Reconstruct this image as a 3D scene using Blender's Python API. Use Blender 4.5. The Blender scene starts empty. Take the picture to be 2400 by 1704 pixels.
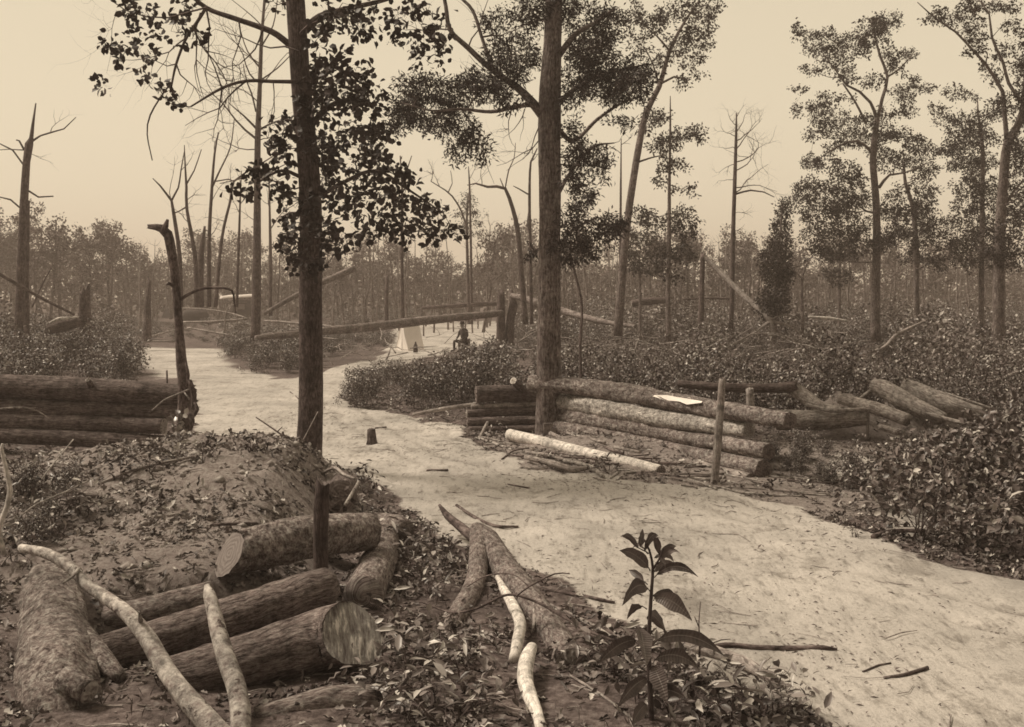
import bpy, math, random
import numpy as np
from mathutils import Vector, Matrix

# ------------------------------------------------------------------ camera, sky, sun, exposure
SC = bpy.context.scene
COL = SC.collection
F, HOR, CZ = 2600.0, 685.0, 2.6          # focal length and horizon in photograph pixels (2400 wide), eye height in metres
cam = bpy.data.objects.new("camera", bpy.data.cameras.new("camera"))
COL.objects.link(cam)
cam.location = (0, 0, CZ)
cam.rotation_euler = (math.radians(90), 0, 0)
cam.data.sensor_width = 36.0
cam.data.sensor_fit = 'HORIZONTAL'
cam.data.lens = 36.0 * F / 2400.0
cam.data.shift_y = -(852.0 - HOR) / 2400.0
cam.data.clip_start = 0.05
cam.data.clip_end = 2000
SC.camera = cam

SUN_EL, SUN_AZ = 52.0, 284.0             # degrees; azimuth clockwise from +Y
world = bpy.data.worlds.new("World")
SC.world = world
world.use_nodes = True
nt = world.node_tree
nt.nodes.clear()
w_out = nt.nodes.new('ShaderNodeOutputWorld')
w_bg = nt.nodes.new('ShaderNodeBackground')
w_sky = nt.nodes.new('ShaderNodeTexSky')
w_sky.sky_type = 'NISHITA'
w_sky.sun_disc = False
w_sky.sun_elevation = math.radians(SUN_EL)
w_sky.sun_rotation = math.radians(SUN_AZ)
w_sky.dust_density = 4.0
w_sky.air_density = 2.0
w_bw = nt.nodes.new('ShaderNodeRGBToBW')
w_tint = nt.nodes.new('ShaderNodeMix'); w_tint.data_type = 'RGBA'; w_tint.blend_type = 'MULTIPLY'
w_tint.inputs['Factor'].default_value = 1.0
w_tint.inputs[7].default_value = (1.0, 0.86, 0.62, 1)
w_mix = nt.nodes.new('ShaderNodeMix'); w_mix.data_type = 'RGBA'     # a thin even overcast in front of the clear sky
w_mix.inputs['Factor'].default_value = 0.86
w_mix.inputs[7].default_value = (8.25, 7.1, 5.15, 1)
nt.links.new(w_sky.outputs[0], w_bw.inputs[0])
nt.links.new(w_bw.outputs[0], w_tint.inputs[6])
nt.links.new(w_tint.outputs[2], w_mix.inputs[6])
# sky dimmed behind the camera, an added gradient that shades surfaces facing it
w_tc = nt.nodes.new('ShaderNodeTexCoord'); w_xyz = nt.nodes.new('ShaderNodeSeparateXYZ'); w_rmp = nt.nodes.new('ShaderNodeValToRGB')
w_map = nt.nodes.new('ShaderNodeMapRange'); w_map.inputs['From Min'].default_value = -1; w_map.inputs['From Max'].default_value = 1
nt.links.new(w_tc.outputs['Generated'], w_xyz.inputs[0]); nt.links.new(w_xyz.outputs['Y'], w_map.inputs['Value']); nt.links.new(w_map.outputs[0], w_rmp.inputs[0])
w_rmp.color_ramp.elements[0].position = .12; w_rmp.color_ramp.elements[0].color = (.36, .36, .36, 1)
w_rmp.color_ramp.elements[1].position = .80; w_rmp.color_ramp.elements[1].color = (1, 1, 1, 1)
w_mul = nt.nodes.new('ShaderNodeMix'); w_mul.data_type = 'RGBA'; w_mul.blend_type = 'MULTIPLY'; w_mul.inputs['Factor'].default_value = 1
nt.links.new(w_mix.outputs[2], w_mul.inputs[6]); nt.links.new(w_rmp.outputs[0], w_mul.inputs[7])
# and a little paler low down, where one looks through more of the thin cloud
w_hz = nt.nodes.new('ShaderNodeMapRange'); w_hz.inputs['From Min'].default_value = 0.0; w_hz.inputs['From Max'].default_value = .30
w_hz.inputs['To Min'].default_value = 1.20; w_hz.inputs['To Max'].default_value = 1.0
nt.links.new(w_xyz.outputs['Z'], w_hz.inputs['Value'])
w_vm = nt.nodes.new('ShaderNodeVectorMath'); w_vm.operation = 'SCALE'
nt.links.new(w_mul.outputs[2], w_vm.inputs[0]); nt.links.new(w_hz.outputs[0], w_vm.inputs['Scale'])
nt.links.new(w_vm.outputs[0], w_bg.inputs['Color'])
w_bg.inputs['Strength'].default_value = 0.1
nt.links.new(w_bg.outputs[0], w_out.inputs['Surface'])

sun = bpy.data.objects.new("sun", bpy.data.lights.new("sun", 'SUN'))
COL.objects.link(sun)
sun.data.energy = 4.0
sun.data.angle = math.radians(16)
sun.data.color = (1.0, 0.885, 0.71)
_a, _e = math.radians(SUN_AZ), math.radians(SUN_EL)
SUN_DIR = Vector((math.sin(_a) * math.cos(_e), math.cos(_a) * math.cos(_e), math.sin(_e)))
sun.rotation_euler = SUN_DIR.to_track_quat('Z', 'Y').to_euler()
sun.location = (-20, 10, 40)

SC.view_settings.view_transform = 'Standard'
SC.view_settings.look = 'None'
SC.view_settings.exposure = 0.0
SC.view_settings.gamma = 1.0
SC.cycles.max_bounces = 6
SC.cycles.diffuse_bounces = 3
SC.cycles.glossy_bounces = 2
SC.cycles.volume_bounces = 0
SC.cycles.filter_width = 1.7

# ------------------------------------------------------------------ helpers
rng = np.random.default_rng(11)

def _hash(ix, iy, iz):
    h = (ix.astype(np.int64) * 374761393 + iy.astype(np.int64) * 668265263 + iz.astype(np.int64) * 2147483647) & 0xffffffff
    h = ((h ^ (h >> 13)) * 1274126177) & 0xffffffff
    h = ((h ^ (h >> 16)) * 2246822519) & 0xffffffff
    return ((h ^ (h >> 15)) & 0xffff) / 65535.0

def vnoise(x, y, z=None):
    x = np.asarray(x, float); y = np.asarray(y, float)
    z = np.zeros_like(x) if z is None else np.asarray(z, float)
    ix, iy, iz = np.floor(x).astype(np.int64), np.floor(y).astype(np.int64), np.floor(z).astype(np.int64)
    fx, fy, fz = x - ix, y - iy, z - iz
    fx, fy, fz = [f * f * (3 - 2 * f) for f in (fx, fy, fz)]
    r = 0
    for dx in (0, 1):
        for dy in (0, 1):
            for dz in (0, 1):
                w = (fx if dx else 1 - fx) * (fy if dy else 1 - fy) * (fz if dz else 1 - fz)
                r = r + w * _hash(ix + dx, iy + dy, iz + dz)
    return r * 2 - 1

def fbm(x, y, z=None, o=4):
    r, a, s = 0, 1.0, 1.0
    for i in range(o):
        r = r + a * vnoise(np.asarray(x) * s + 17.3 * i, np.asarray(y) * s - 9.1 * i, None if z is None else np.asarray(z) * s)
        a *= .5; s *= 2.03
    return r / 1.9

def P(x, y, Y):                               # photograph pixel at a depth -> point in the world
    return np.array([(x - 1200.0) * Y / F, Y, CZ - (y - HOR) * Y / F])

def sm(a, b, t):
    t = np.clip((t - a) / (b - a), 0, 1)
    return t * t * (3 - 2 * t)

ROAD = np.array([(-5.4, 34), (-2.9, 24), (-1.2, 19), (.4, 15.6), (2.2, 12.4), (4.4, 9.4), (7.6, 6.2), (11, 3.5)], float)
def roaddist(X, Y):
    best = np.full(np.shape(X), 1e9); sgn = np.zeros(np.shape(X))
    for a_, b_ in zip(ROAD[:-1], ROAD[1:]):
        d = b_ - a_; t = np.clip(((X - a_[0]) * d[0] + (Y - a_[1]) * d[1]) / (d @ d), 0, 1)
        ex, ey = X - a_[0] - t * d[0], Y - a_[1] - t * d[1]; q = np.hypot(ex, ey)
        k = q < best; sgn = np.where(k, np.sign(d[0] * ey - d[1] * ex) * q, sgn); best = np.where(k, q, best)
    return sgn
def H(X, Y, want_rut=False):                                  # height of the terrain
    X = np.asarray(X, float); Y = np.asarray(Y, float)
    wob = 0.35 * vnoise(X * .6, Y * .6 + 5)
    yy = Y + wob - 12.5
    mound = .92 * np.exp(-(yy / np.where(yy < 0, 3.3, 2.15)) ** 2) * sm(-1.5, -2.6, X) * (0.62 + .38 * sm(-6.5, -3.4, X)) * sm(-14, -8, X)
    pit = -.12 * np.exp(-((X + 2.9) / 1.0) ** 2 - ((Y - 6.9) / .9) ** 2) - .5 * np.exp(-((X + 2.45) / .85) ** 4 - ((Y - 8.4 - .3 * (X + 2.4)) / .62) ** 4)
    bank = (.80 * np.exp(-((X - 6.15) / .55) ** 2 - ((Y - 20.7) / .8) ** 2) + .68 * np.exp(-((X - 7.5) / .8) ** 2 - ((Y - 20.9) / .8) ** 2)) * (1 + .35 * fbm(X * 2.2, Y * 2.2, None, 3))
    bank2 = .3 * sm(9, 5, Y) * sm(2.5, -1, X) * .3
    ridge = .16 * np.exp(-((Y - (19.0 - .55 * (X - 1.0))) / .8) ** 2) * sm(.0, 1.5, X) * sm(7, 4, X)
    low = .10 * fbm(X * .22, Y * .22, None, 3) * sm(12, 25, np.hypot(X, Y))
    mid = .035 * fbm(X * 1.1, Y * 1.1, None, 4)
    fine = .022 * fbm(X * 5, Y * 5, None, 3) * sm(40, 15, Y) + .10 * fbm(X * 3.1 + 9, Y * 3.1, None, 4) * np.clip(mound / .7, 0, 1.1)
    rd = roaddist(X, Y) + .18 * vnoise(X * .8, Y * .8 + 31)
    ruts = sum(-.055 * np.exp(-((rd - c) / .11) ** 2) + .03 * np.exp(-((rd - c) / .3) ** 2) for c in (-.95, .55, -.35, 1.2)) * sm(40, 25, Y) * (.55 + .45 * vnoise(X * .5, Y * .5 + 9))
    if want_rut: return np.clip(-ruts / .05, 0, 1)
    return ruts + mound + pit + bank + bank2 + ridge + low + mid + fine

def GP(x, y, lift=0.0):                       # photograph pixel -> where that sight line meets the terrain
    Ys = np.concatenate([np.arange(4, 30, .05), np.arange(30, 160, .4)])
    pts = np.array([(x - 1200.0) * Ys / F, Ys, CZ - (y - HOR) * Ys / F])
    h = H(pts[0], pts[1]) + lift
    below = np.nonzero(pts[2] <= h)[0]
    i = below[0] if len(below) else len(Ys) - 1
    return np.array([pts[0][i], Ys[i], float(h[i])])

class Acc:                                    # collects geometry that becomes ONE mesh object
    def __init__(s):
        s.v, s.uv, s.loops, s.tot, s.n = [], [], [], [], 0
    def add(s, v, polys, uv=None):
        v = np.asarray(v, float).reshape(-1, 3)
        if uv is None: uv = np.zeros((len(v), 2))
        s.v.append(v); s.uv.append(np.asarray(uv, float))
        for p in polys:                        # each a (m,k) array
            p = np.asarray(p)
            if len(p) == 0: continue
            s.loops.append((p + s.n).ravel()); s.tot.append(np.full(len(p), p.shape[1]))
        s.n += len(v)
    def mesh(s, name, mat, origin=(0, 0, 0), smooth=True):
        me = bpy.data.meshes.new(name)
        if s.n:
            v = np.concatenate(s.v) - np.asarray(origin, float)
            lo = np.concatenate(s.loops).astype(np.int32); tt = np.concatenate(s.tot).astype(np.int32)
            me.vertices.add(len(v)); me.vertices.foreach_set('co', v.ravel())
            me.loops.add(len(lo)); me.loops.foreach_set('vertex_index', lo)
            me.polygons.add(len(tt))
            me.polygons.foreach_set('loop_start', np.concatenate([[0], np.cumsum(tt)[:-1]]).astype(np.int32))
            me.polygons.foreach_set('loop_total', tt)
            me.polygons.foreach_set('use_smooth', np.full(len(tt), smooth))
            uvl = me.uv_layers.new(name='UVMap')
            uvl.data.foreach_set('uv', np.concatenate(s.uv)[lo].ravel())
            me.update(calc_edges=True); me.validate()
        me.materials.append(mat)
        return me

def link(name, data, parent=None, loc=(0, 0, 0)):
    o = bpy.data.objects.new(name, data)
    COL.objects.link(o)
    if parent is not None: o.parent = parent
    else: o.location = [float(c) for c in loc]
    return o

def tag(o, label=None, cat=None, group=None, kind=None):
    if label: o['label'] = label
    if cat: o['category'] = cat
    if group: o['group'] = group
    if kind: o['kind'] = kind
    return o

def obj(name, acc, mat, loc=(0, 0, 0), parent=None, smooth=True, origin=None):
    if origin is None: origin = loc
    return link(name, acc.mesh(name, mat, origin, smooth), parent, loc)

def empty(name, loc, label, cat, group=None):
    return tag(link(name, None, None, loc), label, cat, group)

def spline(pts, rad, step):
    pts = np.asarray(pts, float); rad = np.asarray(rad, float)
    if len(pts) == 2: k = [0, 1]
    n = len(pts); out, ro = [], []
    ext = np.vstack([2 * pts[0] - pts[1], pts, 2 * pts[-1] - pts[-2]])
    for i in range(n - 1):
        p0, p1, p2, p3 = ext[i:i + 4]
        m = max(1, int(np.linalg.norm(p2 - p1) / step))
        for j in range(m):
            t = j / m
            out.append(.5 * (2 * p1 + (p2 - p0) * t + (2 * p0 - 5 * p1 + 4 * p2 - p3) * t * t + (3 * p1 - p0 - 3 * p2 + p3) * t ** 3))
            ro.append(rad[i] + (rad[i + 1] - rad[i]) * t)
    out.append(pts[-1]); ro.append(rad[-1])
    return np.array(out), np.array(ro)

def tube(acc, pts, rad, sides=8, bump=0.0, freq=3.0, lump=0.0, cap=(True, True), seed=0.0, ragged=0.0, tip=False):
    pts = np.asarray(pts, float); n = len(pts)
    rad = np.broadcast_to(np.asarray(rad, float), (n,)).copy()
    t = np.gradient(pts, axis=0); t /= np.linalg.norm(t, axis=1)[:, None] + 1e-9
    up = np.array([0, 0, 1.0]) if abs(t[0][2]) < .9 else np.array([1.0, 0, 0])
    a = np.cross(up, t[0]); a /= np.linalg.norm(a)
    A = np.zeros((n, 3))
    for i in range(n):
        a = a - t[i] * a.dot(t[i]); a /= np.linalg.norm(a) + 1e-9
        A[i] = a
    B = np.cross(t, A)
    ln = np.concatenate([[0], np.cumsum(np.linalg.norm(np.diff(pts, axis=0), axis=1))])
    ang = np.linspace(0, 2 * math.pi, sides + 1)
    ca, sa = np.cos(ang), np.sin(ang)
    R = np.repeat(rad[:, None], sides + 1, 1)
    if bump or lump:
        vv = np.repeat(ln[:, None], sides + 1, 1)
        cc, ss = np.broadcast_to(ca, R.shape), np.broadcast_to(sa, R.shape)
        if lump:
            R = R * (1 + lump * fbm(cc * .9 + seed, ss * .9 - seed, vv / (rad.max() * 5 + 1e-6), 3))
        if bump:
            R = R * (1 + bump * fbm(cc * freq + seed, ss * freq + 2 * seed, vv * .35 * freq / (rad.max() * 2.2 + 1e-6), 2))
    v = pts[:, None, :] + R[..., None] * (ca[None, :, None] * A[:, None, :] + sa[None, :, None] * B[:, None, :])
    if ragged:
        v[-1] += t[-1] * (ragged * rng.random(sides + 1))[:, None]; v[-1][-1] = v[-1][0]
    ru = rad.mean()
    uv = np.stack([np.broadcast_to(ang * ru, R.shape), np.repeat(ln[:, None], sides + 1, 1) + seed], -1)
    i = np.arange(n - 1)[:, None] * (sides + 1) + np.arange(sides)[None, :]
    i = i.ravel()
    q = np.stack([i, i + 1, i + sides + 2, i + sides + 1], 1)
    V, UV, polys = v.reshape(-1, 3), uv.reshape(-1, 2), [q]
    nv = len(V); extra, euv, tris = [], [], []
    for e, (flag, row, sgn) in enumerate(((cap[0], 0, 1), (cap[1], n - 1, -1))):
        if flag:
            c = nv + len(extra); extra.append(pts[row] + t[row] * (0 if not ragged or row == 0 else -ragged)); euv.append(uv[row, 0])
            b = row * (sides + 1) + np.arange(sides)
            tris.append(np.stack([np.full(sides, c), b + 1, b] if sgn > 0 else [np.full(sides, c), b, b + 1], 1))
    if extra:
        V = np.vstack([V, extra]); UV = np.vstack([UV, euv]); polys = polys + tris
    acc.add(V, polys, UV)
    return v, A, B, t

LEAF = {
 'rh': (np.array([(0, 0, 0), (.45, .5, .1), (1, 0, 0), (.45, -.5, .1)]), [np.array([[0, 2, 1], [0, 3, 2]])]),
 'fan': (np.array([(0, 0, 0), (.45, .2, .05), (.85, .55, .1), (1, .18, .0), (1, -.18, 0), (.85, -.55, .1), (.45, -.2, .05)]),
         [np.array([[0, 3, 2, 1], [0, 6, 5, 4]]), np.array([[0, 4, 3]])]),
 'oval': (np.array([(0, 0, 0), (.28, .4, .08), (.66, .42, .08), (1, 0, -.12), (.66, -.42, .08), (.28, -.4, .08), (.5, 0, 0)]),
          [np.array([[0, 6, 2, 1], [0, 5, 4, 6]]), np.array([[6, 3, 2], [6, 4, 3]])]),
 'dry': (np.array([(0, 0, .05), (.3, .3, .22), (.5, .16, .1), (.72, .42, .25), (1, 0, .12), (.7, -.36, .2), (.48, -.14, .06), (.28, -.34, .2), (.5, 0, 0)]),
         [np.array([[0, 8, 2, 1], [8, 4, 3, 2], [0, 7, 6, 8], [8, 6, 5, 4]])]),
}

def unit(a): return a / (np.linalg.norm(a, axis=-1, keepdims=True) + 1e-9)

def leaves(acc, pos, d, n, L, W, shape='rh'):
    pos = np.asarray(pos, float); N = len(pos)
    if N == 0: return
    d = unit(np.asarray(d, float)); s = unit(np.cross(np.asarray(n, float), d)); n = np.cross(d, s)
    T, polys = LEAF[shape]
    L = np.broadcast_to(L, (N,)); W = np.broadcast_to(W, (N,)); k = len(T)
    v = (pos[:, None] + d[:, None] * (T[:, 0][None, :, None] * L[:, None, None]) + s[:, None] * (T[:, 1][None, :, None] * W[:, None, None])
         + n[:, None] * (T[:, 2][None, :, None] * L[:, None, None]))
    off = (np.arange(N) * k)[:, None, None]
    uv = np.broadcast_to(T[None, :, :2] + [0, .5], (N, k, 2)).reshape(-1, 2)
    acc.add(v.reshape(-1, 3), [(p[None] + off).reshape(-1, p.shape[1]) for p in polys], uv)

def rdir(n, r=rng):
    return unit(r.normal(size=(n, 3)))

# ------------------------------------------------------------------ materials (the print is brown toned, so every real surface carries that tone)
def tone(a):                                  # the print's darks are redder than its lights
    k = float(np.clip((a - .03) / .28, 0, 1))
    t = np.array([1.27, .93, .90]) * (1 - k) + np.array([1.07, .985, .925]) * k
    return tuple(float(c) for c in np.clip(a * t, 0, 1)) + (1.0,)

class NT:
    def __init__(s, name, rough=.8, spec=.3):
        s.m = bpy.data.materials.new(name); s.m.use_nodes = True
        s.t = s.m.node_tree; s.b = s.t.nodes['Principled BSDF']
        s.b.inputs['Roughness'].default_value = rough
        s.b.inputs['Specular IOR Level'].default_value = spec
    def n(s, typ, **kw):
        x = s.t.nodes.new(typ)
        for k, v in kw.items():
            if k in x.bl_rna.properties: setattr(x, k, v)
            else: x.inputs[k.replace('_', ' ')].default_value = v
        return x
    def l(s, a, b): s.t.links.new(a, b)
    def mapped(s, src, scale):
        mp = s.n('ShaderNodeMapping'); mp.inputs['Scale'].default_value = scale
        s.l(src, mp.inputs['Vector']); return mp.outputs[0]
    def ramp(s, fac, stops):
        r = s.n('ShaderNodeValToRGB'); e = r.color_ramp.elements
        while len(e) < len(stops): e.new(.5)
        for el, (p, c) in zip(e, stops): el.position = p; el.color = tone(c) if np.isscalar(c) else c
        s.l(fac, r.inputs[0]); return r.outputs[0]
    def mix(s, fac, a, b, typ='MIX'):
        m = s.n('ShaderNodeMix', data_type='RGBA', blend_type=typ)
        for v, i in ((fac, 0), (a, 6), (b, 7)):
            if hasattr(v, 'links'): s.l(v, m.inputs[i])
            else: m.inputs[i].default_value = v
        return m.outputs[2]
    def noise(s, vec, scale, detail=4, rough=.6):
        x = s.n('ShaderNodeTexNoise'); x.inputs['Scale'].default_value = scale; x.inputs['Detail'].default_value = detail; x.inputs['Roughness'].default_value = rough
        s.l(vec, x.inputs['Vector']); return x.outputs['Fac']
    def bump(s, h, strength, dist):
        x = s.n('ShaderNodeBump'); x.inputs['Strength'].default_value = strength; x.inputs['Distance'].default_value = dist
        s.l(h, x.inputs['Height']); s.l(x.outputs[0], s.b.inputs['Normal'])

def bark(name, lo, hi, patch=0.0, patch_amt=0.0, us=22, vs=3.0, dist=.02, rough=.9, plates=False, flake=False):
    M = NT(name, rough, .1)
    uv = M.n('ShaderNodeUVMap').outputs[0]
    g = M.n('ShaderNodeNewGeometry').outputs['Position']
    wn = M.n('ShaderNodeTexNoise'); wn.inputs['Scale'].default_value = 5; wn.inputs['Detail'].default_value = 3; M.l(g, wn.inputs['Vector'])
    wv = M.n('ShaderNodeVectorMath', operation='MULTIPLY_ADD'); M.l(wn.outputs['Color'], wv.inputs[0]); wv.inputs[1].default_value = (.09, .05, 0); M.l(uv, wv.inputs[2])
    uvw = wv.outputs[0]
    fur = M.noise(M.mapped(uvw, (us, vs, 1)), 1.0, 6, .62)
    fur2 = M.noise(M.mapped(uvw, (us * 2.3, vs * 3.1, 1)), 1.0, 4, .7)
    if plates or flake:
        v = M.n('ShaderNodeTexVoronoi', feature='DISTANCE_TO_EDGE'); v.inputs['Scale'].default_value = 1.0; v.inputs['Randomness'].default_value = 1.0
        w2 = M.n('ShaderNodeTexNoise'); w2.inputs['Scale'].default_value = 26; w2.inputs['Detail'].default_value = 4; M.l(g, w2.inputs['Vector'])
        w3 = M.n('ShaderNodeVectorMath', operation='MULTIPLY_ADD'); M.l(w2.outputs['Color'], w3.inputs[0]); w3.inputs[1].default_value = (.05, .05, 0); M.l(uvw, w3.inputs[2])
        M.l(M.mapped(w3.outputs[0], (us, us * .45, 1)), v.inputs['Vector'])
        crack = M.ramp(v.outputs['Distance'], [(0, (.15, .15, .15, 1)), (.16, (1, 1, 1, 1))])
        h = M.mix(.6, M.mix(.5, fur, fur2), crack, 'MULTIPLY')
    else:
        h = M.mix(.48, fur, fur2)
    col = M.ramp(h, [(.40, lo), (.49, lo * .6 + hi * .4), (.60, hi)])
    if patch_amt > 0:
        pn = M.noise(g, 9.0, 6, .75)
        e_ = .5 + (.5 - patch_amt) * .4
        col = M.mix(M.ramp(pn, [(e_, (0, 0, 0, 1)), (e_ + .05, (1, 1, 1, 1))]), col, M.mix(.5, tone(patch), M.ramp(h, [(.3, patch * .5), (.6, patch * 1.1)])))
    big = M.noise(g, 2.3, 4, .6)
    col = M.mix(1.0, col, M.ramp(big, [(.3, (.62, .62, .62, 1)), (.7, (1.3, 1.3, 1.3, 1))]), 'MULTIPLY')
    blot = M.noise(g, 13.0, 5, .75)
    col = M.mix(1.0, col, M.ramp(blot, [(.38, (.55, .55, .55, 1)), (.50, (1, 1, 1, 1)), (.62, (1.28, 1.28, 1.28, 1))]), 'MULTIPLY')
    M.l(col, M.b.inputs['Base Color'])
    M.bump(M.mix(.35, h, blot), 1.0, dist)
    return M.m

def leafmat(name, a, b, rough=.42, spec=.3, pale=None, frac=.86):
    M = NT(name, rough, spec)
    g = M.n('ShaderNodeNewGeometry')
    st = [(0, a), (.75, (a + b) / 2), (1, b)] if pale is None else [(0, a), (frac, b), (frac + .04, (b + pale) / 2), (1, pale)]
    col = M.ramp(g.outputs['Random Per Island'], st)
    M.l(col, M.b.inputs['Base Color'])
    return M.m

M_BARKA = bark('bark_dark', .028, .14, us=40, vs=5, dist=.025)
M_BARKB = bark('bark_furrowed', .035, .27, us=30, vs=3.5, dist=.035)
M_TWIG = bark('bark_twig', .05, .14, us=40, vs=10, dist=.004)
M_DEAD = bark('bark_dead', .035, .17, us=24, vs=4, dist=.012)
M_PALEW = bark('bare_wood', .42, .74, patch=.16, patch_amt=.16, us=60, vs=2.2, dist=.006)
M_WEATH = bark('weathered_wood', .12, .40, us=50, vs=2.5, dist=.008)
M_FALL = bark('fallen_wood', .07, .30, us=30, vs=2.5, dist=.012, patch=.42, patch_amt=.1)
M_LOGL = bark('bark_log_dark', .03, .22, patch=.3, patch_amt=.04, us=44, vs=3.2, dist=.05)
M_LOGR = bark('bark_log_plated', .05, .34, patch=.56, patch_amt=.26, us=20, vs=8, dist=.05)
M_LOGP = bark('bark_log_pale', .14, .58, patch=.08, patch_amt=.20, us=18, vs=9, dist=.05)
M_LOGF = bark('bark_log_near', .03, .24, us=52, vs=6.0, dist=.03)
M_LOGG = bark('bark_log_grey', .05, .30, us=34, vs=7, dist=.03, patch=.4, patch_amt=.06)
M_PALEB = bark('bark_pale_mottled', .17, .46, patch=.07, patch_amt=.30, us=11, vs=9, dist=.02)
M_MUD = bark('earth_covered_bark', .05, .36, patch=.46, patch_amt=.16, us=20, vs=17, dist=.06)

def cutmat(name, lo, hi):
    M = NT(name, .8, .25)
    uv = M.n('ShaderNodeUVMap').outputs[0]
    w = M.n('ShaderNodeTexWave', wave_type='RINGS', rings_direction='SPHERICAL')
    w.inputs['Scale'].default_value = 9; w.inputs['Distortion'].default_value = 9; w.inputs['Detail'].default_value = 3
    M.l(uv, w.inputs['Vector'])
    n = M.noise(M.mapped(uv, (50, 9, 1)), 1, 6, .75)
    f = M.mix(.8, w.outputs['Fac'], n)
    M.l(M.ramp(f, [(.25, lo), (.7, hi)]), M.b.inputs['Base Color'])
    M.bump(f, .7, .012)
    return M.m
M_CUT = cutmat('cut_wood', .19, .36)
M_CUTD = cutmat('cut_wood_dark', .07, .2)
def chopmat():
    M = NT('chopped_wood', .75, .3)
    uv = M.n('ShaderNodeUVMap').outputs[0]
    mp = M.n('ShaderNodeMapping'); mp.inputs['Rotation'].default_value = (0, 0, .7); M.l(uv, mp.inputs['Vector'])
    n = M.noise(M.mapped(mp.outputs[0], (26, 5, 1)), 1, 6, .65)
    n2 = M.noise(mp.outputs[0], 9, 4, .6)
    f = M.mix(.25, n, n2)
    M.l(M.ramp(f, [(.40, .10), (.47, .28), (.53, .38), (.585, .82)]), M.b.inputs['Base Color']); M.bump(f, 1.0, .12)
    return M.m
M_CUTB = chopmat()

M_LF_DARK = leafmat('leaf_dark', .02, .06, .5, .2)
M_LF_MID = leafmat('leaf_mid', .025, .08, .45, .25)
M_LF_GLINT = leafmat('leaf_painted_glint', .025, .17, .4, .3, .56, .82)  # a share of the leaves is coloured pale to stand for glints
M_LF_FAR = leafmat('leaf_far_hazed', .08, .30, .8, .1)  # leaf colour lightened to carry part of the distance haze
M_LF_DRY = leafmat('leaf_dry', .06, .24, .7, .2, .46, .84)
M_LF_LIT = leafmat('leaf_litter', .03, .22, .6, .3, .55, .84)
M_LF_WEED = leafmat('leaf_weed', .04, .22, .4, .35, .55, .74)
def heromat():
    M = NT('leaf_broad', .42, .4)
    uv = M.n('ShaderNodeUVMap').outputs[0]
    w = M.n('ShaderNodeTexWave', wave_type='BANDS', bands_direction='Y'); w.inputs['Scale'].default_value = 5; w.inputs['Distortion'].default_value = 1.5; M.l(M.mapped(uv, (.6, 1, 1)), w.inputs['Vector'])
    g = M.n('ShaderNodeNewGeometry')
    n = M.noise(g.outputs['Position'], 14, 4, .6)
    c = M.ramp(g.outputs['Random Per Island'], [(0, .07), (1, .17)])
    c = M.mix(1.0, c, M.ramp(n, [(.3, (.6, .6, .6, 1)), (.7, (1.3, 1.3, 1.3, 1))]), 'MULTIPLY')
    sx = M.n('ShaderNodeSeparateXYZ'); M.l(uv, sx.inputs[0])
    ab = M.n('ShaderNodeMath', operation='SUBTRACT'); M.l(sx.outputs[0], ab.inputs[0]); ab.inputs[1].default_value = .5
    a2 = M.n('ShaderNodeMath', operation='ABSOLUTE'); M.l(ab.outputs[0], a2.inputs[0])
    c = M.mix(M.ramp(a2.outputs[0], [(.015, (1, 1, 1, 1)), (.05, (0, 0, 0, 1))]), c, tone(.24))
    M.l(c, M.b.inputs['Base Color']); M.bump(w.outputs['Fac'], .35, .006)
    return M.m
M_LF_HERO = heromat()
M_CHIP = leafmat('wood_chip', .05, .22, .85, .1)

def plain(name, lo, hi, scale=12, rough=.85, bump=.0, spec=.25):
    M = NT(name, rough, spec)
    g = M.n('ShaderNodeNewGeometry').outputs['Position']
    n = M.noise(g, scale, 5, .6)
    M.l(M.ramp(n, [(.3, lo), (.7, hi)]), M.b.inputs['Base Color'])
    if bump: M.bump(n, .7, bump)
    return M.m
M_CANVAS = plain('canvas', .78, .86, 6, .9)
M_CLOTHD = plain('dark_wool', .03, .06, 20)
M_SKIN = plain('skin', .28, .34, 20, .6)
M_BOARD = plain('old_board', .05, .12, 9, .9, .01)
M_EARTH = plain('bare_earth', .15, .36, 9, .95, .05)
M_DARKHUT = plain('dark_hut_wall', .025, .06, 3)

# ------------------------------------------------------------------ ground
SAND = [[(300, 812), (505, 818), (535, 852), (640, 890), (700, 884), (835, 850), (880, 838), (905, 826), (1010, 834), (860, 880), (800, 950), (960, 968), (1090, 1003), (1110, 1035), (1250, 1092), (1480, 1132),
         (1700, 1155), (1900, 1200), (2050, 1250), (2200, 1330), (2600, 1390), (2900, 1900), (2150, 1900), (1960, 1704), (1800, 1615), (1640, 1545), (1420, 1440), (1230, 1330), (1000, 1220),
         (880, 1150), (770, 1115), (700, 1075), (560, 1075), (420, 1090), (395, 1065), (465, 1010), (470, 960), (440, 900), (340, 872)],
        [(925, 757), (1165, 752), (1185, 795), (1000, 836), (905, 830)],
        [(1960, 1090), (2060, 1070), (2060, 1130), (1960, 1130)], [(2080, 1200), (2180, 1190), (2180, 1260), (2060, 1240)]]

def inpoly(px, py, poly):
    r = np.zeros(px.shape, bool); n = len(poly)
    for i in range(n):
        (x0, y0), (x1, y1) = poly[i], poly[(i + 1) % n]
        c = ((y0 > py) != (y1 > py)) & (px < (x1 - x0) * (py - y0) / (y1 - y0 + 1e-9) + x0)
        r ^= c
    return r

def topix(X, Y, Z):
    Yc = np.maximum(Y, .5)
    return 1200 + X * F / Yc, HOR + (CZ - Z) * F / Yc

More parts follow.
